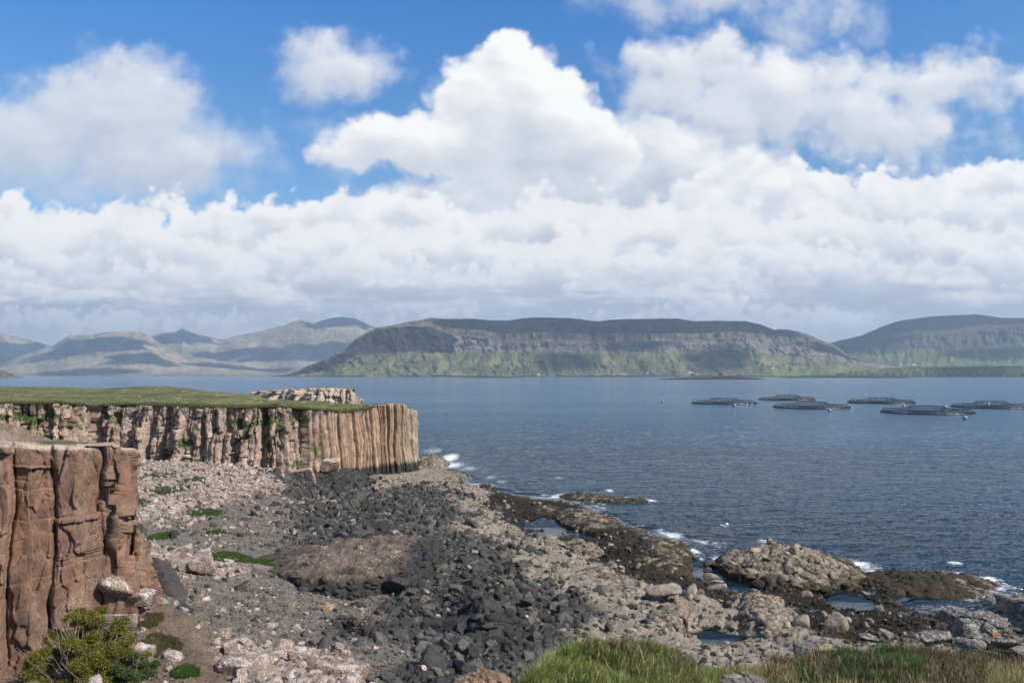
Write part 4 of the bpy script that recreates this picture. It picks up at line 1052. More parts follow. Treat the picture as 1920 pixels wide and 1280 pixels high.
def rock_mat(name, c1, c2, c3, lich=0.0, lcol=(.56, .52, .47), rough=0.85, wet=False, sp=14.0):
    m, T, b = new_mat(name)
    g = T.node('ShaderNodeNewGeometry'); P = g.outputs['Position']
    oi = T.node('ShaderNodeObjectInfo').outputs['Random']
    v = T.math('FRACT', T.math('ADD', attr(T, 'rnd', 'Fac'), oi))
    c = T.ramp(v, [(0.0, c1), (0.5, c2), (0.9, c3), (1.0, c1)])
    n = T.noise(P, 3.0, 6, 0.65)
    c = T.vmath('SCALE', c, scale=T.maprange(n, 0.3, 0.7, 0.62, 1.38))
    if lich:
        s = T.noise(P, sp, 5, 0.75, dist=0.5); s2 = T.noise(P, 1.6, 3, 0.6)
        up = T.maprange(T.sep(g.outputs['Normal'])[2], -0.3, 0.9, 0.0, 0.10, 'LINEAR')
        k = T.math('MULTIPLY', T.math('SUBTRACT', T.math('ADD', T.math('ADD', s, up), T.math('MULTIPLY', s2, 0.5)), 1.05 - lich * 0.3), 14.0, clamp=True)
        c = T.mix(k, c, lcol)
    T.l.new(c, b.inputs['Base Color']); b.inputs['Roughness'].default_value = rough
    b.inputs['Specular IOR Level'].default_value = 0.3
    T.l.new(bump(T, b, T.noise(P, 9.0, 6, 0.7), 0.9, 0.05), b.inputs['Normal'])
    return m
M_DARK = rock_mat('dark_basalt', (.026, .026, .027), (.046, .044, .041), (.095, .088, .076), 0.12, (.20, .19, .17), sp=20)
M_GREY = rock_mat('grey_stone', (.088, .084, .076), (.15, .14, .125), (.17, .12, .085), 0.22, sp=22)
M_PALE = rock_mat('lichen_rock', (.19, .14, .11), (.24, .19, .16), (.16, .105, .08), 0.66, (.54, .47, .43))
M_CREAM = rock_mat('barnacle_rock', (.17, .142, .112), (.25, .21, .165), (.085, .076, .066), 0.35, (.38, .335, .27))
M_BROWN = rock_mat('brown_rock', (.18, .12, .085), (.24, .17, .125), (.14, .10, .075), 0.7, (.60, .55, .50))

rng = np.random.default_rng(42)
def jitter(cell, x0, x1, y0, y1):
    xs, ys = np.meshgrid(np.arange(x0, x1, cell), np.arange(y0, y1, cell))
    xs = xs.ravel() + rng.uniform(-.5, .5, xs.size) * cell; ys = ys.ravel() + rng.uniform(-.5, .5, ys.size) * cell
    return xs, ys
bay_poly = [tuple(c[:2]) for c in BC[::12]] + [(-60, 240), (-200, 240), (-200, 90)]
near_poly = [tuple(c[:2]) for c in NC[::20]] + [at_d(-700, 60), at_d(-700, 32)]
# a low dark ridge, the islets and reefs: outlines as (photo column, distance)
MASSES = [
 ('rock_ridge', [(425, 65.5), (500, 60.5), (560, 58), (620, 57.3), (680, 57.6), (735, 59), (790, 62), (828, 66), (842, 70), (830, 74), (790, 75.5), (700, 73.5), (600, 71), (520, 69), (460, 68)], 2.0, 1.7, 'ridge', 'low dark rock ridge with a lichened flat top in the middle of the beach', 'rock ridge'),
 ('rock_islet', [(1338, 75), (1352, 72), (1400, 69), (1470, 67), (1545, 66.5), (1600, 68), (1608, 71), (1590, 75), (1540, 79), (1470, 81), (1390, 80.5), (1345, 78)], -.1, 1.75, 'islet', 'knobbly cream rock islet with weed round its foot beyond the tide pool', 'islet'),
 ('weedy_reef', [(1598, 70), (1640, 67), (1720, 65), (1800, 64.6), (1860, 66), (1874, 68), (1835, 71), (1750, 73.5), (1660, 73.5), (1602, 73)], -.1, .95, 'weed', 'long dark weed-covered reef running seaward from the cream islet', 'reef'),
 ('weedy_reef', [(1046, 117), (1080, 113.5), (1150, 112), (1213, 112.2), (1221, 114.5), (1160, 117), (1090, 121), (1050, 120)], -.1, .85, 'reef', 'narrow weedy reef tongue standing farthest out in the waves', 'reef'),
 ('shore_rock', [(1040, 98), (1060, 94), (1100, 90.5), (1150, 90), (1168, 93.5), (1135, 101), (1085, 105), (1042, 104)], .1, 1.15, 'reef', 'yellow-cream rock hump with weed beside the upper tide pool', 'rock'),
 ('shore_rock', [(1178, 81), (1220, 76.5), (1288, 76), (1298, 81), (1272, 86), (1200, 86)], .1, .85, 'reef', 'weed-fringed cream rock hump left of the open channel', 'rock'),
 ('shore_rock', [(1180, 76), (1230, 71.5), (1290, 72.5), (1294, 76), (1240, 80), (1190, 79.5)], .15, .6, 'reef', 'low pale slab with brown weed just in front of the channel', 'rock'),
 ('shore_rock', [(1052, 83), (1085, 79), (1122, 78.8), (1126, 81.5), (1080, 86)], .35, .45, 'cream', 'small smooth cream slab above the little round pool', 'rock'),
 ('shore_rock', [(985, 104), (1010, 101), (1052, 101), (1050, 107), (1010, 108)], .1, .7, 'reef', 'dark weed hump between the shingle and the outer reef', 'rock'),
 ('headland_ledge', [(690, 133), (760, 131), (820, 131), (868, 135.5), (874, 141), (845, 146), (800, 147), (770, 141), (720, 137)], .2, .95, 'cream', 'smooth cream ledge at the foot of the columnar headland', 'ledge'),
 ('shore_rock', [(786, 150), (815, 148), (838, 153), (842, 163), (818, 171), (790, 169)], -.2, 1.6, 'cream', 'cream rock heap behind the headland ledge with surf against it', 'rock'),
 ('shore_rock', [(898, 127), (910, 125), (921, 127), (922, 130), (902, 131)], -.2, .9, 'reef', 'single small rock stack off the tip of the shingle', 'rock'),
 ('shore_rock', [(1385, 58.5), (1400, 55.5), (1440, 53.5), (1486, 55), (1490, 58), (1455, 62), (1405, 64.5), (1362, 62.5)], .3, 1.15, 'cream', 'blocky cream outcrop between the two pools in the lower right', 'rock'),
 ('shore_rock', [(1090, 68), (1130, 63), (1200, 62), (1215, 64.5), (1160, 70), (1100, 72)], .7, .55, 'cream', 'broad cracked cream slab at the edge of the dark boulders', 'rock'),
 ('shore_rock', [(1200, 56.5), (1260, 54), (1285, 55.5), (1282, 59.5), (1240, 61)], .6, .6, 'cream', 'rounded cream rock shelf just beyond the grass crest pool', 'rock'),
 ('shore_rock', [(880, 57), (930, 54), (960, 51), (940, 47.5), (880, 48.5), (850, 53)], 1.8, 1.9, 'dark', 'large black rock hump rising out of the dark boulders', 'rock'),
 ('shore_rock', [(640, 49), (690, 46.5), (730, 47), (738, 49.2), (690, 51), (650, 51)], 2.2, 1.05, 'ridge', 'squat brown-capped rock bench in the grey gravel', 'rock'),
 ('shore_rock', [(505, 121), (560, 116), (640, 115), (700, 121), (690, 128), (600, 124), (520, 120)], 1.4, 2.6, 'dark', 'rough black rock apron under the left end of the columns', 'rock'),
 ('sloping_rock', [(290, 47), (330, 45), (375, 42), (440, 37.5), (455, 34.5), (410, 33), (350, 36.5), (300, 41)], 4.0, 1.3, 'earth', 'sloping brown rock rib with pale lichen at the bottom left of the beach', 'rock'),
 ('sloping_rock', [(278, 50), (300, 47.5), (338, 47), (358, 49), (345, 53), (312, 58), (284, 59)], 4.4, 1.7, 'earthdark', 'smooth dark grey rock slab beside the foot of the buttress', 'rock'),
]
def cobble(X, Y, s, seed, p=1.0):
    f1, f2, cid = worley(X / s + 0.35 * fbm(X / s, Y / s, 3, .6, seed + 1), Y / s * 1.15, seed)
    return sstep(0.0, 0.30, f2 - f1), cid, np.sqrt(np.clip(1 - (f1 / 0.8) ** 2, 0, 1))
mass_mats = {}
def mass_mat(kind):
    if kind not in mass_mats:
        mass_mats[kind] = mat_attr('reef_rock' if kind in ('islet', 'reef', 'weed', 'cream') else 'ridge_rock', 1.6, 11.0, 0.22, 0.3, 0.85, 0.04, 14.0, (9.0, (.42, .36, .28, 1) if kind != 'ridge' else (.52, .46, .40, 1), 0.50, 0.80))
    return mass_mats[kind]
MASS_POLY = []
def rock_mass(i, name, outline, z0, hmax, kind, label, cat):
    O = [at_d(a, b) for a, b in outline]
    # round the outline a little
    Q = []
    for k in range(len(O)):
        a, b = np.array(O[k]), np.array(O[(k + 1) % len(O)]); Q += [a * .75 + b * .25, a * .25 + b * .75]
    MASS_POLY.append(Q)
    A = np.array(Q); x0, y0 = A.min(0) - 1; x1, y1 = A.max(0) + 1
    step = max(0.06, min(0.16, A[:, 1].mean() / 900.))
    X, Y = np.meshgrid(np.arange(x0, x1, step), np.arange(y0, y1, step * 1.3))
    wx = 0.5 * fbm(X / 1.4, Y / 1.4, 4, .6, 2000 + i); wy = 0.5 * fbm(X / 1.4, Y / 1.4, 4, .6, 2050 + i)
    d = dist_poly(X + wx, Y + wy, Q); d = np.where(inside_poly(X + wx, Y + wy, Q), d, -d)
    wmin = min(x1 - x0, y1 - y0) * 0.5
    if kind in ('ridge', 'dark', 'cream', 'islet'):
        q1, q2, qc = worley(X / 1.0 + .2 * wx, Y / 0.9, 2600 + i); d = d + (qc - 0.5) * (0.9 if kind != 'ridge' else 0.5)
    g = ground_h(X, Y)
    e1, c1, dome1 = cobble(X, Y, 1.5, 2100 + i); e2, c2, dome2 = cobble(X, Y, 0.6, 2200 + i)
    lum = fbm(X / 2.2, Y / 2.2, 4, .55, 2300 + i)
    if kind == 'ridge': prof = sstep(-0.3, 1.0, d) * (0.8 + 0.2 * sstep(0, wmin, d)); 
    elif kind in ('cream', 'islet'): prof = np.sqrt(np.clip((d + 0.3) / (wmin * 0.75), 0, 1))
    else: prof = np.clip((d + 0.3) / (wmin * 0.8), 0, 1) ** 0.7
    if kind == 'ridge' and hmax > 1.5:
        prof = prof * (0.30 + 0.70 * sstep(-27, -14, X))
    hh = hmax * prof * (0.85 + 0.45 * lum)
    rough_ = {'islet': .55, 'cream': .26, 'reef': .30, 'weed': .28, 'ridge': .26, 'dark': .5, 'earth': .25, 'earthdark': .12}[kind]
    det = rough_ * ((dome1 - .6) * 0.7 * (0.4 + c1) + (dome2 - .6) * .32 + 0.2 * e1 + 0.3 * fbm(X / .5, Y / .5, 4, .6, 2400 + i)) * sstep(-0.3, 0.6, d)
    if kind == 'islet':
        px_, py_ = at_d(1436, 80); hh = hh + 1.0 * np.exp(-(((X - px_) / .7) ** 2 + ((Y - py_) / .7) ** 2) * 1.4)
    Z = z0 + hh + det
    Z = np.where(d < 0, np.minimum(Z, g) - 0.3 + d * 1.2, Z)
    n = fbm(X / 1.1, Y / 1.1, 5, .6, 2500 + i); n2 = fbm(X / .4, Y / .4, 3, .6, 2550 + i)
    cream = lerp3((.16, .130, .098), (.31, .255, .19), np.clip(c1 * .6 + n * .5 + .2, 0, 1)); cream = cream * (0.25 + 0.75 * e2 * (0.5 + 0.5 * e1))[..., None]
    weed = lerp3((.016, .012, .007), (.048, .034, .016), np.clip(n2 + .5, 0, 1))
    lich = np.zeros(X.shape)
    if kind == 'islet': w = np.maximum(sstep(0.15, -0.12, (Z - 0.62) * 0.5 - n * .34), sstep(0.12, 0.3, n + 0.25 * n2 - 0.1 * (Z - 1)) * .9); c = cream * (1 - w[..., None]) + weed * w[..., None]
    elif kind == 'reef': w = sstep(-0.12, 0.12, n + 0.35 * n2 + 0.10 - (Z - .55) * .35); lich = .3 + .35 * n; c = cream * (1 - w[..., None]) + weed * w[..., None]
    elif kind == 'weed': lich = .25 + .5 * n; w = sstep(-0.12, 0.10, n + 0.42 - (X > at_d(1800, 66)[0]) * .3); c = cream * (1 - w[..., None]) + weed * w[..., None]
    elif kind == 'cream':
        w = sstep(0.18, 0.4, n - (Z - .6) * .25) * (0.9 if 'headland' not in name and 'headland' not in label else 0); c = cream * (1 - w[..., None]) + weed * w[..., None]
    elif kind == 'ridge':
        top = sstep(0.45, 0.85, (Z - z0) / hmax - 0.3 * sstep(at_d(700, 60)[0], at_d(800, 60)[0], X) + .22 * n) * sstep(0.1, 1.0, d)
        c = lerp3((.030, .028, .027), (.125, .092, .068), top * (0.7 + .3 * c2)); lich = top * 0.72
    elif kind == 'dark': c = lerp3((.024, .024, .025), (.06, .055, .05), np.clip(n * .8 + .4, 0, 1))
    elif kind == 'earth': c = lerp3((.11, .08, .06), (.20, .15, .11), np.clip(n * .8 + .5, 0, 1)); lich = 0.55 + 0.6 * n
    else: c = lerp3((.045, .038, .034), (.075, .063, .055), np.clip(n * .8 + .5, 0, 1)); lich = 0.0 * n
    V = np.stack([X, Y, Z], -1).reshape(-1, 3)
    V, F, at = compact(V, grid_faces(*X.shape, keep=d > -0.7), {'col': c.reshape(-1, 3), 'lich': np.clip(lich, 0, 1).ravel()})
    nb = {'ridge': 520, 'dark': 260, 'islet': 330, 'cream': 90, 'reef': 90, 'weed': 160, 'earth': 60, 'earthdark': 0}[kind]
    rg = np.random.default_rng(2700 + i); area = (x1 - x0) * (y1 - y0)
    nb = int(nb * min(1.0, area / 120)) 
    if nb:
        inn = np.where((at['col'][:, 0] > -1) & (dist_poly(V[:, 0], V[:, 1], Q) > 0.35) & inside_poly(V[:, 0], V[:, 1], Q))[0]
        if len(inn):
            rim_ = np.where((dist_poly(V[:, 0], V[:, 1], Q) < 0.9) & (V[:, 1] < A[:, 1].mean() + 2) & (V[:, 2] > z0 - .2))[0] if kind in ('ridge', 'dark', 'islet') else inn
            pk = np.concatenate([rg.choice(inn, nb // 2), rg.choice(rim_, nb - nb // 2)]); Dd, Ff = ICO[2]
            r_ = rg.uniform(.12, .55 if kind in ('islet', 'dark') else .38, nb)
            sh_ = 'angular' if kind in ('islet', 'cream', 'reef', 'weed') else 'block'
            vv = np.stack([rock_shape(2, rg, sh_) for _ in range(12)]); q_ = rg.normal(0, 1, (nb, 4)); q_[:, 1:3] *= .2; q_ /= np.linalg.norm(q_, axis=1)[:, None]
            w_, a_, b_, c_ = q_.T
            R_ = np.stack([1 - 2 * (b_ * b_ + c_ * c_), 2 * (a_ * b_ - c_ * w_), 2 * (a_ * c_ + b_ * w_), 2 * (a_ * b_ + c_ * w_), 1 - 2 * (a_ * a_ + c_ * c_), 2 * (b_ * c_ - a_ * w_), 2 * (a_ * c_ - b_ * w_), 2 * (b_ * c_ + a_ * w_), 1 - 2 * (a_ * a_ + b_ * b_)], -1).reshape(-1, 3, 3)
            P_ = np.einsum('nij,nvj->nvi', R_, vv[rg.integers(0, 12, nb)]) * r_[:, None, None] * np.array([1.25, 1.0, .8]) + V[pk][:, None] - np.stack([0 * r_, 0 * r_, r_ * .42], 1)[:, None]
            nv = len(Dd); F = [F, (Ff[None] + (np.arange(nb) * nv)[:, None, None] + len(V)).reshape(-1, 3)]
            V = np.concatenate([V, P_.reshape(-1, 3)])
            at = {'col': np.concatenate([at['col'], np.repeat(at['col'][pk] * rg.uniform(.7, 1.35, (nb, 1)), nv, 0)]), 'lich': np.concatenate([at['lich'], np.repeat(np.clip(at['lich'][pk] * 1.2, 0, 1), nv)])}
    o = mobj(name, V, F, mass_mat(kind), at)
    tag(o, label, cat)
SEA_MASSES = [a for a in MASSES if a[2] <= -.05 or 'outer' in a[5] or 'channel' in a[5]]
build_sea(shore_fn)
for i, a in enumerate(MASSES): rock_mass(i, *a)

def allowed(x, y, over_mass=False):
    ok = ~inside_poly(x, y, bay_poly) & ~inside_poly(x, y, near_poly)
    if not over_mass:
        for Q in MASS_POLY: ok &= ~inside_poly(x, y, Q)
    PX = x / y * FPX + 960
    return ok & (PX > -120) & (PX < 2000) & (y > 26)
def gather(spec):
    """spec: list of (cell, rmin, rmax, zone weights, shape, region function)"""
    out = []
    for cell, r0, r1, zw, shape, reg in spec:
        x, y = jitter(cell, -75, 45, 27, 150)
        ok = allowed(x, y); x, y = x[ok], y[ok]
        W_ = bil(ZW, x, y); pr = sum(W_[:, ZONES.index(k)] * v for k, v in zw.items())
        if reg is not None: pr = pr * reg(x, y)
        ok = rng.random(len(x)) < pr; x, y = x[ok], y[ok]
        r = r0 + (r1 - r0) * rng.random(len(x)) ** 2.6
        z = ground_h(x, y)
        ok = z > -0.35; x, y, z, r = x[ok], y[ok], z[ok], r[ok]
        out.append((x, y, z + r * 0.12, r, np.full(len(x), shape)))
    return [np.concatenate([o[k] for o in out]) for k in range(5)]
def rot_mats(n, full=True):
    q = rng.normal(0, 1, (n, 4)); 
    if not full: q[:, 1:3] *= 0.22
    q /= np.linalg.norm(q, axis=1)[:, None]
    w, x, y, z = q.T
    return np.stack([1 - 2 * (y * y + z * z), 2 * (x * y - z * w), 2 * (x * z + y * w), 2 * (x * y + z * w), 1 - 2 * (x * x + z * z), 2 * (y * z - x * w), 2 * (x * z - y * w), 2 * (y * z + x * w), 1 - 2 * (x * x + y * y)], -1).reshape(-1, 3, 3)
def scatter(single, group, label, cat, stuff, slabel, mat, spec, nsingle, subs=(1, 2), zmin=-9, flat=1.0):
    x, y, z, r, sh = gather(spec)
    ok = z > zmin; x, y, z, r, sh = x[ok], y[ok], z[ok], r[ok], sh[ok]
    PX = x / y * FPX + 960
    py = HOR + (EYE - z) * FPX / y
    app = r / y * ((PX > -5) & (PX < 1925) & (py < 1285) & (y > 30))
    hid = (PX > 960) & (py > 1185); app = np.where(hid, 0, app)
    order = np.argsort(-app)
    shapes = {}
    for k in set(sh.tolist()):
        shapes[k] = [rock_shape(3, rng, k) for _ in range(9)]
    datas = {k: [mesh_data(cat.replace(' ', '_'), v, ICO[3][1], mat, {'rnd': np.full(len(v), 0.0)}, False) for v in vs] for k, vs in shapes.items()}
    R = rot_mats(len(x), False); R[:, 2, :] *= flat
    for i in order[:nsingle]:
        vs = datas[sh[i]]; o = bpy.data.objects.new(single, vs[rng.integers(len(vs))])
        M = mathutils.Matrix((R[i] * r[i]).tolist()).to_4x4(); M.translation = (x[i], y[i], z[i])
        o.matrix_world = M; COL.objects.link(o)
        tag(o, label, cat, group)
    rest = order[nsingle:]
    Vs, Fs, rn, n0 = [], [], [], 0
    big = app[rest] > np.quantile(app[rest], 0.80) if len(rest) else []
    for sub, sel in ((subs[1], rest[big]), (subs[0], rest[~big])):
        for k in set(sh.tolist()):
            s = sel[sh[sel] == k]
            if not len(s): continue
            D, F = ICO[sub]; vv = np.stack([rock_shape(sub, rng, k) for _ in range(12)])
            pick = rng.integers(0, 12, len(s))
            P = np.einsum('nij,nvj->nvi', R[s], vv[pick]) * r[s][:, None, None] + np.stack([x[s], y[s], z[s]], -1)[:, None]
            Vs.append(P.reshape(-1, 3)); Fs.append((F[None] + (np.arange(len(s)) * len(D))[:, None, None] + n0).reshape(-1, 3))
            rn.append(np.repeat(rng.random(len(s)), len(D))); n0 += len(s) * len(D)
    o = mobj(stuff, np.concatenate(Vs), np.concatenate(Fs), mat, {'rnd': np.concatenate(rn)}, False)
    tag(o, slabel, kind='stuff')
    print('scatter', single, len(x), 'verts', n0)
M_WEED = rock_mat('bladder_weed', (.012, .009, .004), (.030, .020, .008), (.050, .034, .012), rough=0.5)
near_d = lambda a, b: (lambda x, y: sstep(b, a, y))
scatter('boulder', 'dark boulders of the boulder beach', 'dark grey basalt boulder lying among its like in the middle of the beach', 'boulder', 'boulder_field', 'countless dark grey basalt boulders heaped across the beach', M_DARK,
        [(2.9, .5, 1.0, {'dark': .40}, 'angular', None), (0.78, .20, .62, {'dark': .92, 'gravel': .10, 'shelf': .07}, 'angular', None), (0.85, .18, .55, {'dark': .5}, 'block', None), (0.42, .10, .2, {'dark': .55, 'gravel': .1}, 'angular', near_d(55, 95))], 300)
scatter('pale_boulder', 'pale lichened blocks on the upper beach', 'pinkish pale lichen-crusted block lying on the upper left beach', 'boulder', 'scree', 'pale lichened scree below the cliffs', M_PALE,
        [(2.4, .45, .95, {'talus': .35, 'earth': .35}, 'block', None), (0.85, .22, .5, {'talus': .9, 'earth': .40, 'gravel': .10, 'dark': .02}, 'block', None), (0.5, .12, .25, {'talus': .6, 'gravel': .07}, 'angular', None)], 300)
scatter('shore_boulder', 'cream boulders along the rock shelves', 'rounded cream boulder on the barnacled shore shelves', 'boulder', 'shore_cobbles', 'cream cobbles and small boulders on the shore shelves', M_CREAM,
        [(2.2, .35, .75, {'shelf': .32, 'weed': .05}, 'round', None), (0.9, .2, .42, {'shelf': .55, 'weed': .10, 'dark': .05}, 'round', None), (0.45, .08, .18, {'shelf': .30, 'weed': .06}, 'angular', near_d(60, 100))], 260)
scatter('brown_boulder', 'tan blocks scattered in the gravel', 'tan angular block lying loose in the grey gravel', 'boulder', 'gravel', 'grey shingle and small stones of the beach', M_GREY,
        [(2.6, .28, .55, {'gravel': .16, 'earth': .1}, 'block', None), (0.40, .08, .17, {'gravel': .9, 'talus': .3, 'dark': .15, 'earth': .7}, 'angular', None), (0.26, .045, .09, {'gravel': .85, 'earth': .6}, 'angular', near_d(50, 75))], 120)
scatter('weed_clump', 'weed clumps draped over the low shore', 'dark brown clump of wet seaweed lying on the low shore rocks', 'seaweed', 'seaweed', 'dark wet seaweed carpeting the low shore', M_WEED,
        [(0.85, .16, .34, {'weed': .6, 'shelf': .04}, 'round', None), (0.42, .08, .2, {'weed': .75, 'shelf': .05}, 'round', None)], 60, zmin=.10, flat=.5)
# boulders one can point at
def one_rock(px, py, D, r, kind, mat, label, name='boulder', sq=(1, 1, 1), seed=1, bury=0.25):
    x, y, z = at_d(px, D, py)
    rg = np.random.default_rng(seed); V = rock_shape(3, rg, kind) * r * np.array(sq)
    V += (np.stack([fbm(V[:, 0] / r * 2, V[:, 1] / r * 2 + V[:, 2] / r, 3, .6, seed + q) for q in (1, 2, 3)], -1)) * r * 0.08
    o = mobj(name, V, ICO[3][1], mat, {'rnd': np.full(len(V), rg.random())}, False)
    o.location = (x, y, z); tag(o, label, 'boulder'); return o
one_rock(1562, 1176, 55.2, .72, 'round', M_CREAM, 'upright grey egg-shaped boulder standing in the weed beyond the grass crest', sq=(1, .9, 1.35), seed=5)
one_rock(1330, 1079, 70, .55, 'round', M_CREAM, 'white-topped boulder in the channel pool', sq=(1.3, .8, .8), seed=6)
one_rock(1324, 1069, 73, .35, 'round', M_DARK, 'small dark weed-capped boulder at the head of the channel pool', seed=7)
one_rock(1344, 1089, 68, .45, 'round', M_CREAM, 'flat pale rock low in the channel pool', sq=(1.3, .8, .5), seed=8)
one_rock(1244, 1108, 61, .95, 'round', M_CREAM, 'big grey boulder leaning on the cream shelf', sq=(1, .8, .9), seed=9)
one_rock(812, 1180, 51, 1.15, 'block', M_DARK, 'large dark cube-like block tilted in the black boulders', sq=(1, 1, 1.0), seed=10)
one_rock(848, 1175, 52, .8, 'block', M_DARK, 'pointed dark block beside the tilted cube-like one', sq=(.8, 1, 1.1), seed=12)
one_rock(747, 1092, 59, .9, 'block', M_DARK, 'leaning dark slab against the front of the rock ridge', sq=(1.1, .7, 1.0), seed=14)
one_rock(616, 1140, 54, .42, 'block', rock_mat('tan_stone', (.27, .2, .12), (.28, .2, .13), (.26, .19, .12)), 'yellow-tan square stone in the gravel before the rock ridge', seed=15)
one_rock(465, 1250, 37, 1.0, 'block', M_PALE, 'biggest white-crusted block at the bottom left edge of the beach', seed=16, sq=(1, 1, .95))
one_rock(600, 1258, 38, .75, 'block', M_PALE, 'white-capped reddish block between darker ones at the bottom edge', seed=17)
one_rock(655, 1262, 38, .85, 'block', M_PALE, 'white-capped brown block right of its twin at the bottom edge', seed=18)
one_rock(560, 1232, 39.5, .7, 'block', M_BROWN, 'tall brown column stump standing on the gravel', sq=(.7, .7, 1.3), seed=19)
one_rock(380, 1052, 56, 1.05, 'block', M_PALE, 'tall white-lichened block by the green strip right of the near cliff', sq=(.8, .8, 1.1), seed=20)
one_rock(355, 1056, 56, .85, 'block', M_PALE, 'dark-sided block leaning left of the tall white one', seed=21)
one_rock(213, 1098, 40.3, .72, 'round', M_BROWN, 'rounded pale-topped boulder wedged at the foot of the near cliff', sq=(1.1, .8, 1.0), seed=22)
one_rock(222, 1160, 38.6, .75, 'block', M_PALE, 'pinkish slab lying under the wedged boulder', sq=(1.5, .9, .7), seed=23)
one_rock(272, 1120, 41.5, .8, 'block', M_BROWN, 'orange-brown block at the right foot of the near cliff', sq=(1, .9, 1.2), seed=24)
one_rock(268, 1222, 36.5, .6, 'block', M_PALE, 'white boulder just right of the yellow-green bush', seed=25)
one_rock(326, 1236, 36.5, .45, 'round', M_PALE, 'small bright white boulder on the brown slope', seed=26)
one_rock(572, 890, 117, 1.6, 'block', M_BROWN, 'fallen reddish block under the cliff where the black apron starts', sq=(1.4, 1, .9), seed=27)
one_rock(620, 872, 120, 1.5, 'block', M_BROWN, 'brown fallen slab resting against the base of the columns', sq=(1.3, .8, 1), seed=28)
# ------------------------------------------------------------------ fish pens
M_PIPE = plain('black_pipe', (.018, .019, .020), 0.45)
M_NET = plain('net_twine', (.03, .035, .035), 0.9)
M_SIDE = plain('side_netting', (.24, .25, .23), 0.9)
M_POLE = plain('grey_poles', (.20, .21, .20), 0.6)
M_FLOAT = plain('buoy_plastic', (.20, .27, .34), 0.4)
M_WHITE = plain('white_plastic', (.78, .78, .76), 0.5)
def make_pen():
    t = empty('fish_pen'); R = 18.5; th = np.linspace(0, 2 * np.pi, 97)[:-1]
    circ = lambda r, z, n=96: np.stack([np.cos(np.linspace(0, 2 * np.pi, n + 1)[:-1]) * r, np.sin(np.linspace(0, 2 * np.pi, n + 1)[:-1]) * r, np.full(n, z)], 1)
    m = MB(); m.tube(circ(R, .22), .30, 7, True); m.tube(circ(R + 1.0, .22), .30, 7, True)
    for a in th[::3]: m.box((math.cos(a) * (R + .5), math.sin(a) * (R + .5), .5), (1.7, .35, .4), a)
    m.build('floating_collar', M_PIPE, t)
    m = MB(); m.tube(circ(R, 1.30), .09, 5, True); m.build('handrail', M_PIPE, t)
    for a in th[::3]:
        m = MB(); m.tube([(math.cos(a) * (R + .3), math.sin(a) * (R + .3), .3), (math.cos(a) * R, math.sin(a) * R, 1.35)], .07, 5); m.build('stanchion', M_PIPE, t)
    for a in th[1::6]:
        m = MB(); m.tube([(math.cos(a) * R, math.sin(a) * R, .2), (math.cos(a) * R * .99, math.sin(a) * R * .99, 2.1)], .06, 5); m.build('net_pole', M_POLE, t)
    m = MB()
    for z in (0.5, .8, 1.05, 1.3, 1.6, 1.9): m.tube(circ(R * .995, z), .028, 3, True)
    for a in np.linspace(0, 2 * np.pi, 241)[:-1]: m.tube([(math.cos(a) * R * .995, math.sin(a) * R * .995, .2), (math.cos(a) * R * .99, math.sin(a) * R * .99, 2.0)], .028, 3)
    m.build('side_net', M_SIDE, t)
    m = MB(); m.tube(circ(7, 3.25), .05, 5, True); m.tube(circ(7, .3), .16, 5, True)
    for a in th[::8]: m.tube([(math.cos(a) * 7, math.sin(a) * 7, .3), (math.cos(a) * 7, math.sin(a) * 7, 3.25)], .08, 5)
    m.build('centre_frame', M_PIPE, t)
    m = MB()
    for a in np.linspace(0, 2 * np.pi, 73)[:-1]:
        r_ = np.array([R * .99, 14, 10.5, 9, 7, 3, .2]); z_ = np.array([1.9, 1.6, 1.7, 2.1, 3.2, 3.2, 3.2])
        m.tube(np.stack([np.cos(a) * r_, np.sin(a) * r_, z_], 1), .026, 3)
    for r_, z_ in ((16.2, 1.72), (13.8, 1.6), (11.5, 1.66), (9.8, 1.9), (8, 2.65), (6.3, 3.2), (4, 3.2)): m.tube(circ(r_, z_, 60), .026, 3, True)
    m.build('bird_net', M_NET, t)
    for a in (-1.1, -.9, .3):
        m = MB(); m.ball((math.cos(a) * (R + 1.6), math.sin(a) * (R + 1.6), .2), .35, 8); m.build('float', M_WHITE, t)
    return t
def copy_tree(o, parent=None):
    c = o.copy(); COL.objects.link(c); c.parent = parent
    for ch in list(o.children): copy_tree(ch, c)
    return c
PENS = [(1357.5, 754.6, 'round dark fish pen farthest to the left of the group'), (1476.5, 747.8, 'dark fish pen farthest out, at the back left of the group'), (1521.5, 762.3, 'fish pen in front of the farthest one, second from the left'),
        (1652, 753.6, 'fish pen in the back row right of the gap'), (1737.5, 771.8, 'nearest and widest fish pen, in front of all the others'), (1859, 761.6, 'fish pen cut close to the right edge of the photo')]
pen = make_pen()
for i, (px, py, lab) in enumerate(PENS):
    o = pen if i == 0 else copy_tree(pen)
    x, y = at_z(px, py, 0.5); o.location = (x, y, 0.02); o.rotation_euler.z = 0.37 * i
    tag(o, lab, 'fish pen', 'round fish pens of the salmon farm')
BUOYS = [(1241.5, 753.5, 'lone blue buoy far left of all the fish pens'), (1377, 761.5, 'small blue buoy in front of the leftmost pen'), (1555.5, 771, 'blue buoy in front of the second pen from the left'), (1694, 762, 'blue buoy between the back-row pen and the nearest pen'),
         (1809, 785.5, 'biggest blue buoy, in front of the nearest pen'), (1772, 764.5, 'pale blue buoy just behind the right end of the nearest pen'), (1853, 759, 'white buoy against the side of the rightmost pen')]
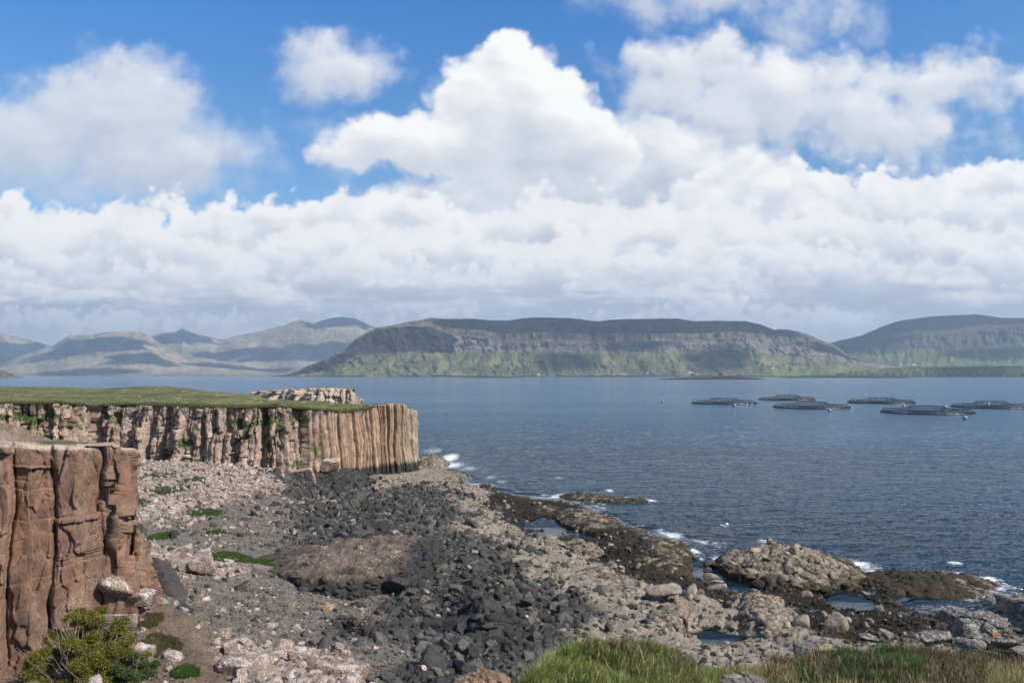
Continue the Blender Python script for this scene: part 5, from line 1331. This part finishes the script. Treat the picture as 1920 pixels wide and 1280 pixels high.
for i, (px, py, lab) in enumerate(BUOYS):
    t = empty('buoy', at_z(px, py, 0) + (0,)); s = 1.0
    m = MB(); m.ball((0, 0, .55), .95 * s, 12, .95); m.build('float', M_FLOAT if i != 6 else M_WHITE, t, True)
    m = MB(); m.tube([(0, 0, 1.35), (0, 0, 1.75)], .10, 6); m.tube([(-.22, 0, 1.8), (0, 0, 1.98), (.22, 0, 1.8)], .05, 5); m.build('lifting_eye', M_PIPE, t)
    tag(t, lab, 'buoy')
t = empty('marker_buoy', at_z(1362.5, 984, 0) + (0,))
m = MB(); m.ball((0, 0, .12), .22, 10, .7); m.build('float', M_WHITE, t, True)
m = MB(); m.tube([(0, 0, .2), (.03, 0, .95)], .022, 5); m.build('stick', M_PIPE, t)
tag(t, 'tiny white float with a thin upright stick near the cream islet', 'buoy')

# ------------------------------------------------------------------ skerries
def col_sk(PX, PY, V, fr):
    n = fbm(PX / 6, PY / 1.5, 4, .6, 3001)
    return lerp3((.022, .018, .015), (.13, .105, .09), sstep(-.1, .55, n + .25 * sstep(8, 22, V) * sstep(0.0, 1, fbm(PX / 40, 0 * PY, 2, .5, 3011) + .3)))
def skerry(px0, px1, base, d0, d1, top, lab, seed):
    w = px1 - px0
    tp = [(px0, base)] + [(px0 + w * q, base - (base - top) * h) for q, h in ((.06, .25), (.2, .6), (.35, .72), (.5, .9), (.66, 1.0), (.8, .8), (.9, .55), (.97, .2))] + [(px1, base)]
    land('skerry', px0, px1, int(w * 2.2), [(0, base + 0.25, d0), (3, [(a, min(base, b + (base - b) * .75)) for a, b in tp], d0 + 15), (22, [(a, b + .1) for a, b in tp], d1), (28, [(a, min(base - .3, b + 1)) for a, b in tp], d1 + 200)], lab, hill_mat, col_sk, (5, 4), seed, 'skerry', 0.6, 0.12, kind=None)
skerry(1228, 1438, 711.4, 2720, 3150, 705.6, 'long low weedy skerry off the far shore, nearer than the reef beside it', 3101)
skerry(1458, 1712, 708.4, 3900, 4500, 703.9, 'thin dark reef stretching from the low headland', 3111)
skerry(850, 985, 708.1, 4080, 4500, 705.6, 'thin pale-edged reef below the middle of the flat-topped hill', 3121)

# ------------------------------------------------------------------ cottages and trees across the water
M_LIME = plain('limewash', (.78, .77, .73), 0.8); M_SLATE = plain('slate_roof', (.10, .10, .11), 0.7); M_DARKW = plain('window_glass', (.03, .035, .045), 0.2)
def cottage(name, px, py, L, Wd, Hh, rot, lab):
    x, y, z = on_land(name, px, py); t = empty('cottage', (x, y - 6, z + 0.5)); t.rotation_euler.z = rot
    m = MB(); m.box((0, 0, Hh / 2 - 2), (L, Wd, Hh + 4)); 
    g = [[-L / 2, -Wd / 2, Hh], [-L / 2, Wd / 2, Hh], [-L / 2, 0, Hh + Wd * .42], [L / 2, -Wd / 2, Hh], [L / 2, Wd / 2, Hh], [L / 2, 0, Hh + Wd * .42]]
    m.add(g, None, [[0, 2, 1], [3, 4, 5]]); m.build('wall', M_LIME, t)
    e = .35; h = Hh + Wd * .42 + .15
    m = MB(); m.add([[-L / 2 - e, -Wd / 2 - e, Hh - .1], [L / 2 + e, -Wd / 2 - e, Hh - .1], [L / 2 + e, 0, h + .12], [-L / 2 - e, 0, h + .12], [-L / 2 - e, Wd / 2 + e, Hh - .1], [L / 2 + e, Wd / 2 + e, Hh - .1],
        [-L / 2 - e, -Wd / 2 - e, Hh + .15], [L / 2 + e, -Wd / 2 - e, Hh + .15], [L / 2 + e, 0, h + .4], [-L / 2 - e, 0, h + .4], [-L / 2 - e, Wd / 2 + e, Hh + .15], [L / 2 + e, Wd / 2 + e, Hh + .15]],
        [[0, 1, 2, 3], [3, 2, 5, 4], [6, 9, 8, 7], [9, 10, 11, 8], [0, 6, 7, 1], [4, 5, 11, 10]]); rf = m.build('roof', M_SLATE, t)
    for sx in (-1, 1):
        m = MB(); m.box((sx * (L / 2 - .8), 0, h + .9), (1.0, 1.0, 2.2)); m.build('chimney', M_LIME, rf)
    for wx_ in (-L * .3, L * .3):
        m = MB(); m.box((wx_, -Wd / 2 - .03, Hh * .55), (1.4, .12, 1.5)); m.build('window', M_DARKW, t)
    m = MB(); m.box((0, -Wd / 2 - .03, 1.1), (1.3, .12, 2.2)); m.build('door', M_DARKW, t)
    tag(t, lab, 'cottage')
for a in [('mesa_hill', 1009, 702, 15, 8, 5, .1, 'lone white cottage low on the green slope under the middle of the hill'),
          ('mesa_hill', 1214, 699.5, 16, 8, 5, -.1, 'small white cottage left of the shore farmhouse'),
          ('mesa_hill', 1292, 698.5, 22, 10, 8, .2, 'biggest white farmhouse on the far shore'), ('mesa_hill', 1298, 698.8, 16, 8, 5, -.3, 'low white steading joined close to the right of the big farmhouse'),
          ('mesa_hill', 1448, 690.5, 16, 8, 6, .1, 'white cottage at the left side of the dark tree clump'), ('mesa_hill', 1474, 687.5, 18, 9, 6, -.2, 'white cottage behind the dark tree clump'),
          ('right_hill', 1688, 683.5, 26, 12, 8, .1, 'leftmost white house of the farm below the right-hand hill'), ('right_hill', 1703, 684.2, 20, 12, 7, -.2, 'middle white house of the farm below the right-hand hill'), ('right_hill', 1713, 684.5, 30, 12, 7, .1, 'long white shed at the right end of that same hill farm')]: cottage(*a)
def leaf_cluster(m, c, r, n, size, rg, squash=0.9):
    d = rg.normal(0, 1, (n, 3)); d /= np.linalg.norm(d, axis=1)[:, None]
    p = np.array(c) + d * (rg.random(n) ** .4)[:, None] * r * np.array([1, 1, squash])
    a = rg.normal(0, 1, (n, 3)); a /= np.linalg.norm(a, axis=1)[:, None]; b_ = np.cross(a, rg.normal(0, 1, (n, 3))); b_ /= np.linalg.norm(b_, axis=1)[:, None]
    s = size * rg.uniform(.6, 1.3, (n, 1))
    V = np.stack([p - a * s, p + b_ * s * .5, p + a * s, p - b_ * s * .5], 1).reshape(-1, 3)
    m.add(V, np.arange(n * 4).reshape(-1, 4))
M_TREE = plain('tree_leaves', (.030, .052, .016), 0.9, var=.4, scale=.3); M_BARK = plain('bark', (.10, .075, .055), 0.95)
rt = np.random.default_rng(8)
def make_tree(h):
    t = empty('far_tree'); m = MB(); m.tube([(0, 0, -3), (0, .2, h * .25), (.3, 0, h * .6)], [.6, .45, .2], 6)
    for k in range(4): a = k * 1.6; m.tube([(0.1, .1, h * .35), (math.cos(a) * h * .2, math.sin(a) * h * .2, h * .62)], [.25, .08], 5)
    m.build('trunk', M_BARK, t); m = MB()
    for k in range(9): a = rt.uniform(0, 6.3); leaf_cluster(m, (math.cos(a) * h * .22, math.sin(a) * h * .22, h * rt.uniform(.45, .85)), h * .24, 110, .9, rt)
    m.build('crown', M_TREE, t); return t
trs = [make_tree(15), make_tree(11)]; used = [0, 0]
for i, (px, py) in enumerate([(1483, 683.5), (1489, 684), (1494, 685), (1499, 685.5), (1504, 686), (1480, 682.5), (1486, 686), (1492, 681.5), (1497, 683), (1509, 687), (1440, 690), (1435, 691), (1458, 688), (1310, 698), (1315, 697.5), (1283, 698)]):
    k = i % 2; o = trs[k] if not used[k] else copy_tree(trs[k]); used[k] = 1
    x, y, z = on_land('mesa_hill', px, py); o.location = (x, y - 4, z); o.rotation_euler.z = i * 1.3
    tag(o, 'small dark round-crowned tree in the shelter belt by the cottages on the far shore', 'tree', 'dark trees by the far cottages')

# ------------------------------------------------------------------ unseen clouds, added high out of frame to cast shadows on the hills
M_CASTER = plain('shadow_caster_white', (.9, .9, .9), 1.0, var=.02)
def shade_cloud(i, px, py, D, wpx, depth):
    x, y, z = at_d(px, D, py); hgt = 8200 - z; k = hgt / sun_vec[2]
    c = np.array([x + sun_vec[0] * k, y + sun_vec[1] * k, 8200])
    d, F = ico(4)
    if not hasattr(shade_cloud, 'ico'): shade_cloud.ico = (d, F)
    n = fbm(d[:, 0] * 1.9 + i * 3.1, d[:, 1] * 1.9 + d[:, 2], 6, .62, 4000 + i)
    V = d * (1 + 0.95 * n)[:, None] * np.array([wpx / FPX * D, depth, 130])
    o = mobj('cloud', V + c, F, M_CASTER); tag(o, 'cloud-shaped shadow caster added high out of the frame to shade the hills', kind='stuff')
for i, a in enumerate([(860, 612, 7000, 60, 260), (1130, 612, 7100, 190, 420), (1390, 612, 7300, 130, 420), (1345, 678, 6300, 50, 170), (1060, 684, 6250, 40, 100), (1200, 640, 6500, 50, 120), (1560, 660, 6900, 60, 300),
                       (190, 634, 10600, 95, 420), (275, 668, 10100, 60, 320), (160, 697, 9450, 85, 200), (440, 696, 10700, 95, 260), (600, 668, 12000, 120, 600), (20, 655, 13000, 90, 900), (345, 628, 13300, 60, 500), (440, 655, 12300, 70, 400), (640, 610, 13800, 60, 400), (-150, 640, 10600, 150, 700),
                       (1740, 612, 9300, 170, 500), (1600, 650, 8700, 60, 400), (1850, 670, 8100, 90, 150), (1800, 690, 5300, 120, 150)]): shade_cloud(i, *a)
# ------------------------------------------------------------------ the cliff edge the photographer stands on
CREST = [(700, 1420), (850, 1345), (960, 1295), (1010, 1254), (1060, 1226), (1110, 1212), (1200, 1214), (1260, 1230), (1300, 1250), (1360, 1250), (1450, 1240), (1530, 1226), (1600, 1226), (1680, 1218), (1760, 1226), (1830, 1238), (1870, 1246), (1930, 1250), (2100, 1240), (2400, 1200)]
CDIST = [(700, 3.4), (850, 3.6), (960, 4.0), (1100, 4.8), (1250, 5.2), (1300, 6.0), (1450, 7.0), (1700, 7.6), (1850, 9.0), (1950, 9.6), (2400, 10)]
def fore_h(X, Y):
    PX = X / np.maximum(Y, .3) * FPX + 960
    Dc = cval(PX, CDIST); zc = EYE - (cval(PX, CREST) - HOR) / FPX * Dc
    z0 = 16.42
    t = np.clip((Y - 1.5) / (Dc - 1.5), 0, 1)
    Z = z0 + (zc - z0) * t ** 1.5
    right = sstep(1700, 1800, PX)
    drop = np.maximum(0, Y - Dc)
    Zb = zc - drop * 0.55 - np.maximum(0, drop - 1.0) * 0.9
    Zr = zc - drop * 0.30 - np.maximum(0, Y - 16) * 1.2
    Z = np.where(Y > Dc, Zb * (1 - right) + Zr * right, Z)
    return Z + 0.05 * fbm(X / .7, Y / .7, 4, .6, 5001) + 0.02 * fbm(X / .15, Y / .15, 3, .6, 5011)
def build_fore():
    px = np.linspace(-1400, 3600, 1500); rows = np.geomspace(1.2, 30, 300)
    PX, D = np.meshgrid(px, rows); X = (PX - 960) / FPX * D; Y = D
    Z = fore_h(X, Y)
    n = fbm(X / .5, Y / .5, 5, .6, 5021)
    c = lerp3((.050, .060, .020), (.15, .115, .06), sstep(-.3, .4, n))
    rock = sstep(16.0, 15.2, Z - sstep(1700, 1800, PX) * -2.0 + n * .3)[..., None] * (Y > cval(PX, CDIST) + .5)[..., None]
    c = c * (1 - rock) + np.array((.16, .13, .11)) * rock
    V = np.stack([X, Y, Z], -1).reshape(-1, 3)
    V, F, at = compact(V, grid_faces(*X.shape, keep=Z > 1.0), {'col': c.reshape(-1, 3)})
    tag(mobj('clifftop_ground', V, F, mat_attr('clifftop_soil', 5.0, 30.0, .3, .3, .95, .01, 50.0), at), 'earth and short turf of the near cliff edge', kind='structure')
build_fore()

def blade_mat(name):
    m, T, b = new_mat(name)
    c = attr(T, 'col')
    T.l.new(c, b.inputs['Base Color']); b.inputs['Roughness'].default_value = 0.6; b.inputs['Specular IOR Level'].default_value = 0.25
    tr = T.node('ShaderNodeBsdfTranslucent'); T.l.new(T.vmath('SCALE', c, scale=1.2), tr.inputs[0])
    mx = T.node('ShaderNodeMixShader'); mx.inputs[0].default_value = 0.3
    out = [n for n in T.n if n.type == 'OUTPUT_MATERIAL'][0]
    T.l.new(b.outputs[0], mx.inputs[1]); T.l.new(tr.outputs[0], mx.inputs[2]); T.l.new(mx.outputs[0], out.inputs['Surface'])
    return m
M_BLADE = blade_mat('grass_blades')
def blades(P, L, Wd, C, rg, lean=0.45, curl=0.5, wind=(0.12, 0.0)):
    """P (n,3) roots; returns strip mesh arrays: 3 segments ending in a point"""
    n = len(P); a = rg.random(n) * 2 * np.pi
    side = np.stack([np.cos(a), np.sin(a), 0 * a], 1); b = a + np.pi / 2 + rg.normal(0, .5, n)
    dr = np.stack([np.cos(b), np.sin(b)], 1) * (rg.random(n) * lean)[:, None] + np.array(wind)
    V = []; 
    for k, (t, w) in enumerate(((0, 1), (.4, .85), (.75, .5), (1, 0))):
        h = L * (t - curl * .25 * t ** 3 * np.linalg.norm(dr, axis=1) * 2)
        off = np.concatenate([dr * (L * (t * .35 + t * t * .65))[:, None], h[:, None]], 1)
        c = P + off
        if w > 0: V += [c - side * (Wd * w * .5)[:, None], c + side * (Wd * w * .5)[:, None]]
        else: V += [c]
    V = np.stack(V, 1); nv = V.shape[1]; o = (np.arange(n) * nv)[:, None]
    Q = np.concatenate([o + np.array([0, 1, 3, 2]), o + np.array([2, 3, 5, 4])]); T_ = o + np.array([4, 5, 6])
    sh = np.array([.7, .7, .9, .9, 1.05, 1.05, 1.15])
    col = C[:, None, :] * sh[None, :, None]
    return V.reshape(-1, 3), [Q, T_], np.clip(col, 0, 1).reshape(-1, 3)
def pick_col(n, pal, rg, v=.25):
    w = np.array([p[1] for p in pal], float); w /= w.sum(); k = rg.choice(len(pal), n, p=w)
    return np.array([p[0] for p in pal])[k] * rg.uniform(1 - v, 1 + v, (n, 1))
GREEN = [((.075, .165, .018), 5), ((.13, .22, .03), 3), ((.22, .21, .07), 1.2), ((.42, .34, .17), .8)]
DRY = [((.40, .31, .16), 4), ((.28, .22, .10), 3), ((.10, .13, .03), 3), ((.22, .12, .06), 1.2), ((.50, .42, .26), 1)]
HEATH = [((.095, .058, .035), 4), ((.045, .065, .018), 4), ((.13, .08, .045), 2), ((.26, .2, .12), 1)]
def fore_grass():
    rg = np.random.default_rng(77); parts = []
    def region(n, pxr, dr_, pal, L, W_, fn=None, **kw):
        px = rg.uniform(pxr[0], pxr[1], n); dc = cval(px, CDIST)
        D = dr_[0] + (dc + dr_[1] - dr_[0]) * np.sqrt(rg.random(n)); X = (px - 960) / FPX * D
        cl = fbm(X / .35, D / .35, 3, .6, 5101) 
        ok = cl > -0.32 + 0.40 * rg.random(n)
        if fn is not None: ok &= fn(px, D, X)
        px, D, X, cl = px[ok], D[ok], X[ok], cl[ok]
        P = np.stack([X, D, fore_h(X, D) - .01], 1); m = len(P)
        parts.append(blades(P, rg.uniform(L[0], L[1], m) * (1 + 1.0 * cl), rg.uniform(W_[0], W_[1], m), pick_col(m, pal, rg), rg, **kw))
    region(34000, (900, 1340), (3.0, .5), GREEN, (.025, .10), (.004, .008), lean=.8)
    region(16000, (940, 1320), (3.4, .5), DRY, (.03, .10), (.003, .006), lean=.7)
    region(34000, (1230, 2060), (3.2, .2), DRY, (.03, .08), (.003, .006), lean=.8)
    region(16000, (1250, 2060), (3.4, .2), GREEN, (.03, .09), (.003, .006), fn=lambda p, D, X: fbm(X / .5, D / .5, 3, .6, 5111) > 0.05)
    region(9000, (1100, 1310), (4.3, .4), HEATH, (.04, .10), (.004, .009), lean=.9)
    region(50000, (1430, 1830), (5.6, .5), HEATH, (.035, .11), (.005, .012), fn=lambda p, D, X: fbm(X / .6, D / .6, 3, .6, 5121) > -0.12, lean=.9)
    region(14000, (1480, 1720), (5.6, .5), [((.045, .095, .018), 3), ((.07, .13, .03), 2)], (.05, .13), (.005, .010), fn=lambda p, D, X: fbm(X / .5, D / .5, 3, .6, 5122) > -0.05)
    region(16000, (1780, 2150), (7.5, 6.5), HEATH, (.05, .14), (.008, .014), lean=.9, fn=lambda p, D, X: fbm(X / .8, D / .8, 3, .6, 5123) > -0.05)
    region(2600, (960, 2000), (3.6, .4), [((.5, .42, .27), 1), ((.40, .28, .16), 1)], (.07, .16), (.002, .004), lean=.6)
    V, Q, T_, C, n0 = [], [], [], [], 0
    for v, f, c in parts: V.append(v); Q.append(f[0] + n0); T_.append(f[1] + n0); C.append(c); n0 += len(v)
    tag(mobj('grass', np.concatenate(V), [np.concatenate(Q), np.concatenate(T_)], M_BLADE, {'col': np.concatenate(C)}), 'wind-bent green and dry grass with heath on the near cliff edge', kind='stuff')
fore_grass()

ICO5 = ico(5)
M_LICH = rock_mat('grey_lichen_rock', (.15, .135, .12), (.20, .185, .165), (.11, .095, .08), 0.5, (.36, .35, .32), sp=16)
def orange_mat(name, amount):
    m, T, b = new_mat(name)
    P = T.node('ShaderNodeTexCoord').outputs['Object']
    n = T.noise(P, 5.0, 6, .7, dist=.4); n2 = T.noise(P, 22.0, 5, .7); n3 = T.noise(P, 3.0, 4, .6, dist=.6)
    c = T.mix(T.maprange(n, .35, .65), (.07, .06, .05), (.22, .205, .185))
    c = T.mix(T.maprange(n2, .5, .62), c, (.34, .33, .30))
    c = T.mix(T.maprange(T.math('MULTIPLY_ADD', n2, .25, n3), .78 - amount, .84 - amount), c, (.42, .16, .03))
    T.l.new(c, b.inputs['Base Color']); b.inputs['Roughness'].default_value = .9
    T.l.new(bump(T, b, T.noise(P, 14.0, 7, .75), 1.0, .02), b.inputs['Normal'])
    return m
M_OR = orange_mat('orange_lichen_rock', .07); M_OR2 = orange_mat('orange_patch_rock', .16)
def fore_rock(px, py, D, r, kind, mat, label, sq, seed):
    ICO[3], keep_ = ICO5, ICO[3]
    o = one_rock(px, py, D, r, kind, mat, label, 'lichen_rock', sq, seed)
    ICO[3] = keep_
    me = o.data; co = np.empty(len(me.vertices) * 3, np.float32); me.vertices.foreach_get('co', co); co = co.reshape(-1, 3)
    n = fbm(co[:, 0] / r * 2.5, co[:, 1] / r * 2.5 + co[:, 2] / r * 2, 6, .62, seed) * .16 * r + facets(co[:, 0] / r * 2.2 + co[:, 1] / r, co[:, 2] / r * 2.6, seed)[0] * .14 * r
    co += co / (np.linalg.norm(co, axis=1)[:, None] + 1e-6) * n[:, None]
    me.vertices.foreach_set('co', co.ravel()); me.update(); return o
fore_rock(1840, 1180, 10.6, .40, 'block', M_OR, 'big grey and orange lichened rock at the lower right edge of the grass', (1.0, .9, 1.0), 31)
fore_rock(1812, 1163, 11.2, .26, 'block', M_OR, 'smaller dark-sided rock leaning left of the big lichened one', (.8, .9, 1.1), 32)
fore_rock(1756, 1193, 9.2, .125, 'round', M_OR, 'flat grey stone at the grass edge left of the big lichened rock', (1.3, 1, .8), 33)
fore_rock(1622, 1193, 9.4, .10, 'round', M_LICH, 'pale grey rounded stone behind the dark heath clump', (1.2, 1, .8), 34)
fore_rock(1528, 1213, 8.2, .15, 'round', M_OR2, 'stone with a bright orange lichen patch at the back of the heath', (1.2, 1, .8), 35)
fore_rock(1503, 1217, 8.1, .11, 'block', M_LICH, 'small white-crusted stone beside the orange one', (1.1, 1, .8), 36)
fore_rock(1826, 1207, 9.6, .13, 'round', M_LICH, 'little grey stone at the foot of the big lichened rock', (1.1, 1, .8), 37)
fore_rock(1885, 1137, 15.0, .42, 'block', M_OR, 'left block of the lichened outcrop at the right edge of the photo', (1.1, 1, .9), 38)
fore_rock(1925, 1145, 14.4, .40, 'block', M_OR, 'outcrop block cut by the right edge of the photo', (1.3, 1, .9), 39)
fore_rock(1902, 1222, 11.5, .16, 'round', M_LICH, 'low stone in the shaded turf near the right edge', (1.3, 1, .7), 40)
fore_rock(1395, 1275, 5.4, .11, 'round', M_LICH, 'pale flat stone sunk in the dry grass at the bottom edge', (1.5, 1, .5), 41)
M_YEL, Ty, by = new_mat('yellow_lichen_rock')
_p = Ty.node('ShaderNodeTexCoord').outputs['Object']; _n = Ty.noise(_p, 14, 6, .7); _u = Ty.sep(_p)[2]
_c = Ty.mix(Ty.maprange(_n, .35, .65), (.13, .085, .05), (.30, .20, .13))
_c = Ty.mix(Ty.maprange(Ty.math('MULTIPLY_ADD', _n, .5, _u), .43, .46), _c, (.42, .27, .035))
Ty.l.new(_c, by.inputs['Base Color']); by.inputs['Roughness'].default_value = .9; Ty.l.new(bump(Ty, by, Ty.noise(_p, 12, 6, .7), 1, .03), by.inputs['Normal'])
fore_rock(905, 1282, 6.2, .20, 'round', M_YEL, 'brown rounded rock with yellow lichen along its top at the bottom edge', (1.25, 1, .95), 42)

def rim_tufts():
    rg = np.random.default_rng(88); C = BC[(BC[:, 0] / BC[:, 1] * FPX + 960 < 705)]; T = np.gradient(C[:, :2], axis=0); T /= np.linalg.norm(T, axis=1)[:, None]
    n = 26000; i = rg.integers(0, len(C), n); back = rg.exponential(1.0, n) - .1
    cl = fbm(i / 14., back, 4, .6, 5201); ok = (cl > -.15) & (back < 5); i, back, cl = i[ok], back[ok], cl[ok]
    P = np.stack([C[i, 0] - T[i, 1] * back, C[i, 1] + T[i, 0] * back, C[i, 3] + .02 + .22 * sstep(.5, 2, back)], 1)
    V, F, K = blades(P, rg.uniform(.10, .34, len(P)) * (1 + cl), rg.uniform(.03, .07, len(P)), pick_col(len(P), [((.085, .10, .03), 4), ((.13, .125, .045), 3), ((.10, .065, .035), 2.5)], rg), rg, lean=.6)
    tag(mobj('turf_tufts', V, F, M_BLADE, {'col': K}), 'ragged grass and heather tufts along the rim of the headland cliff', kind='stuff')
rim_tufts()
# ------------------------------------------------------------------ bush at the bottom left
M_LEAF = blade_mat('bush_leaves')
def leaves(c, r, n, size, pal, rg, sq=.8):
    d = rg.normal(0, 1, (n, 3)); d /= np.linalg.norm(d, axis=1)[:, None]
    d[:, 2] = np.where(d[:, 2] < -.3, -d[:, 2], d[:, 2])
    p = np.array(c) + d * (rg.random(n) ** .45)[:, None] * np.array([r, r, r * sq])
    a = rg.normal(0, 1, (n, 3)); a /= np.linalg.norm(a, axis=1)[:, None]; b_ = np.cross(a, rg.normal(0, 1, (n, 3))); b_ /= np.linalg.norm(b_, axis=1)[:, None]
    s = size * rg.uniform(.6, 1.4, (n, 1))
    V = np.stack([p - a * s, p + b_ * s * .45, p + a * s, p - b_ * s * .45], 1)
    C = np.repeat(pick_col(n, pal, rg, .3)[:, None], 4, 1)
    return V.reshape(-1, 3), C.reshape(-1, 3)
def bush(name, lobes, nl, size, pal, lab, seed, twigs=True, bare=()):
    rg = np.random.default_rng(seed); Vs, Cs = [], []
    pts = [np.array(at_d(px, D, py)) for px, py, D, r in lobes]; base = np.mean(pts, 0); base[2] = min(p[2] for p in pts) - .5
    t = empty(name, tuple(base)); m = MB()
    for p, (px, py, D, r) in zip(pts, lobes):
        for k in range(9):
            o_ = p - base + rg.normal(0, 1, 3) * r * .45; v, c = leaves(o_, r * .42, int(nl * r * r), size, pal, rg); Vs.append(v); Cs.append(c)
        if twigs:
            for k in range(34):
                e = p - base + rg.normal(0, 1, 3) * np.array([r, r, r * .8]) * .75; s0 = np.array([e[0] * .35 + rg.normal(0, .15), e[1] * .35, e[2] * .2 - .2])
                mid = (s0 + e) / 2 + rg.normal(0, .22, 3); m.tube([s0, mid, e], [.022, .014, .006], 4)
    for px, py, D in bare:
        e = np.array(at_d(px, D, py)) - base
        for k in range(6):
            e2 = e + rg.normal(0, .28, 3); s0 = e * .55 + rg.normal(0, .12, 3); mid = (s0 + e2) / 2 + rg.normal(0, .12, 3); m.tube([s0, mid, e2], [.028, .018, .007], 4)
    V = np.concatenate(Vs); n = len(V) // 4
    mobj('foliage', V, np.arange(n * 4).reshape(-1, 4), M_LEAF, {'col': np.concatenate(Cs)}, True, t)
    if m.n: m.build('branches', plain('pale_twigs', (.19, .155, .12), .9), t)
    return tag(t, lab, 'bush')
YG = [((.19, .19, .025), 4), ((.12, .15, .022), 4), ((.24, .14, .03), 1.8), ((.14, .10, .05), 1.6), ((.06, .085, .018), 1.5)]
DG = [((.05, .09, .02), 4), ((.08, .12, .03), 3), ((.10, .09, .05), 1.5)]
bush('leafy_bush', [(140, 1170, 36.0, .85), (185, 1185, 35.5, .95), (115, 1210, 35.5, .95), (165, 1225, 35, 1.1), (222, 1215, 35.5, .8), (95, 1250, 35, 1.0), (150, 1268, 34.6, 1.1), (210, 1255, 35, 1.0), (65, 1270, 34.8, .8), (250, 1240, 35.6, .6)],
     1500, .042, YG, 'yellow-green leafy bush with bare pale twigs at the bottom left corner', 91, bare=((120, 1225, 34.6), (135, 1262, 34.2), (150, 1175, 35.6)))
bush('dark_shrub', [(238, 1262, 35.0, .75), (266, 1248, 35.6, .65), (285, 1275, 35.2, .75), (250, 1288, 34.4, .9)], 1100, .045, DG, 'darker fine-leaved shrub tucked against the right side of the bush', 92)
bush('small_shrub', [(320, 1268, 36, .35), (345, 1262, 36.2, .3)], 900, .03, DG, 'small low green cushion of plants on the brown slope', 93, twigs=False)

# ------------------------------------------------------------------ green patches on the beach and sea pinks on the rock
def patch(px, py, z, wpx, hpx, lab, seed, pal=None, L=(.10, .26)):
    rg = np.random.default_rng(seed); x, y = at_z(px, py, z); rx = wpx / FPX * y / 2; ry = hpx / FPX * y / 2 * y / (EYE - z)
    n = 9000; a = rg.random(n) * 2 * np.pi; r = np.sqrt(rg.random(n)) * (1 + .35 * fbm(np.cos(a) * 1.5, np.sin(a) * 1.5, 3, .6, seed))
    X = x + np.cos(a) * r * rx; Y = y + np.sin(a) * r * ry; Z = ground_h(X, Y)
    wdt = .028 * y / 60
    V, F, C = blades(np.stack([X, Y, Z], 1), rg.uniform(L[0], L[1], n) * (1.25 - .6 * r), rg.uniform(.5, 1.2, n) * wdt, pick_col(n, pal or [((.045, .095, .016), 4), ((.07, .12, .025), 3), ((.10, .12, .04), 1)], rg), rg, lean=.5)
    o = mobj('grass_patch', V, F, M_BLADE, {'col': C}); tag(o, lab, 'grass patch')
patch(386, 961, 3.6, 62, 15, 'lens-shaped green grass strip on the grey gravel', 51)
patch(428, 1045, 3.4, 84, 24, 'largest vivid green grass strip beside the tall white block', 52)
patch(405, 998, 3.5, 32, 10, 'small round green tuft between two longer strips', 53)
patch(262, 947, 4.4, 44, 18, 'bright yellow-green patch right behind the near cliff corner', 54, [((.14, .19, .02), 3), ((.10, .15, .02), 2)])
patch(306, 1006, 4.2, 34, 24, 'dull green patch between the buttress and the gravel', 55)
patch(312, 917, 4.3, 70, 16, 'long green patch in the pale scree below the bay cliff', 56)
patch(285, 893, 4.6, 90, 12, 'thin broken green band highest in the pale scree', 57)
patch(362, 905, 4.0, 40, 12, 'small green patch at the right end of the scree greenery', 58)
patch(500, 1028, 4.1, 60, 10, 'thin green streak on the upper left of the rock ridge', 59)
patch(300, 1215, 5.2, 70, 34, 'rough grass on the brown slope right of the bush', 60, [((.07, .085, .025), 3), ((.16, .12, .05), 2)])
patch(345, 1262, 4.9, 50, 22, 'small green patch at the bottom edge left of the sloping rib', 64)
patch(282, 1168, 5.6, 40, 22, 'mossy grass under the wedged boulder', 65, [((.08, .085, .03), 3), ((.15, .11, .05), 2)])

def pinks(px, py, D, r, lab, seed):
    rg = np.random.default_rng(seed); x, y, z = at_d(px, D, py); t = empty('thrift_clump', (x, y, z))
    v, c = leaves((0, 0, 0), r, 900, .03, [((.06, .09, .025), 3), ((.11, .09, .05), 1)], rg); mobj('cushion', v, np.arange(len(v)).reshape(-1, 4), M_LEAF, {'col': c}, True, t)
    v, c = leaves((0, 0, r * .55), r * .95, 260, .028, [((.55, .30, .42), 3), ((.62, .42, .50), 1)], rg, .5); mobj('flowers', v, np.arange(len(v)).reshape(-1, 4), M_LEAF, {'col': c}, True, t)
    tag(t, lab, 'flowers')
pinks(253, 990, 42.3, .42, 'pink-flowered thrift cushion high on the side of the buttress', 61)
pinks(252, 1124, 40.5, .35, 'pink-flowered thrift cushion low at the foot of the near cliff', 62)
build_haze()
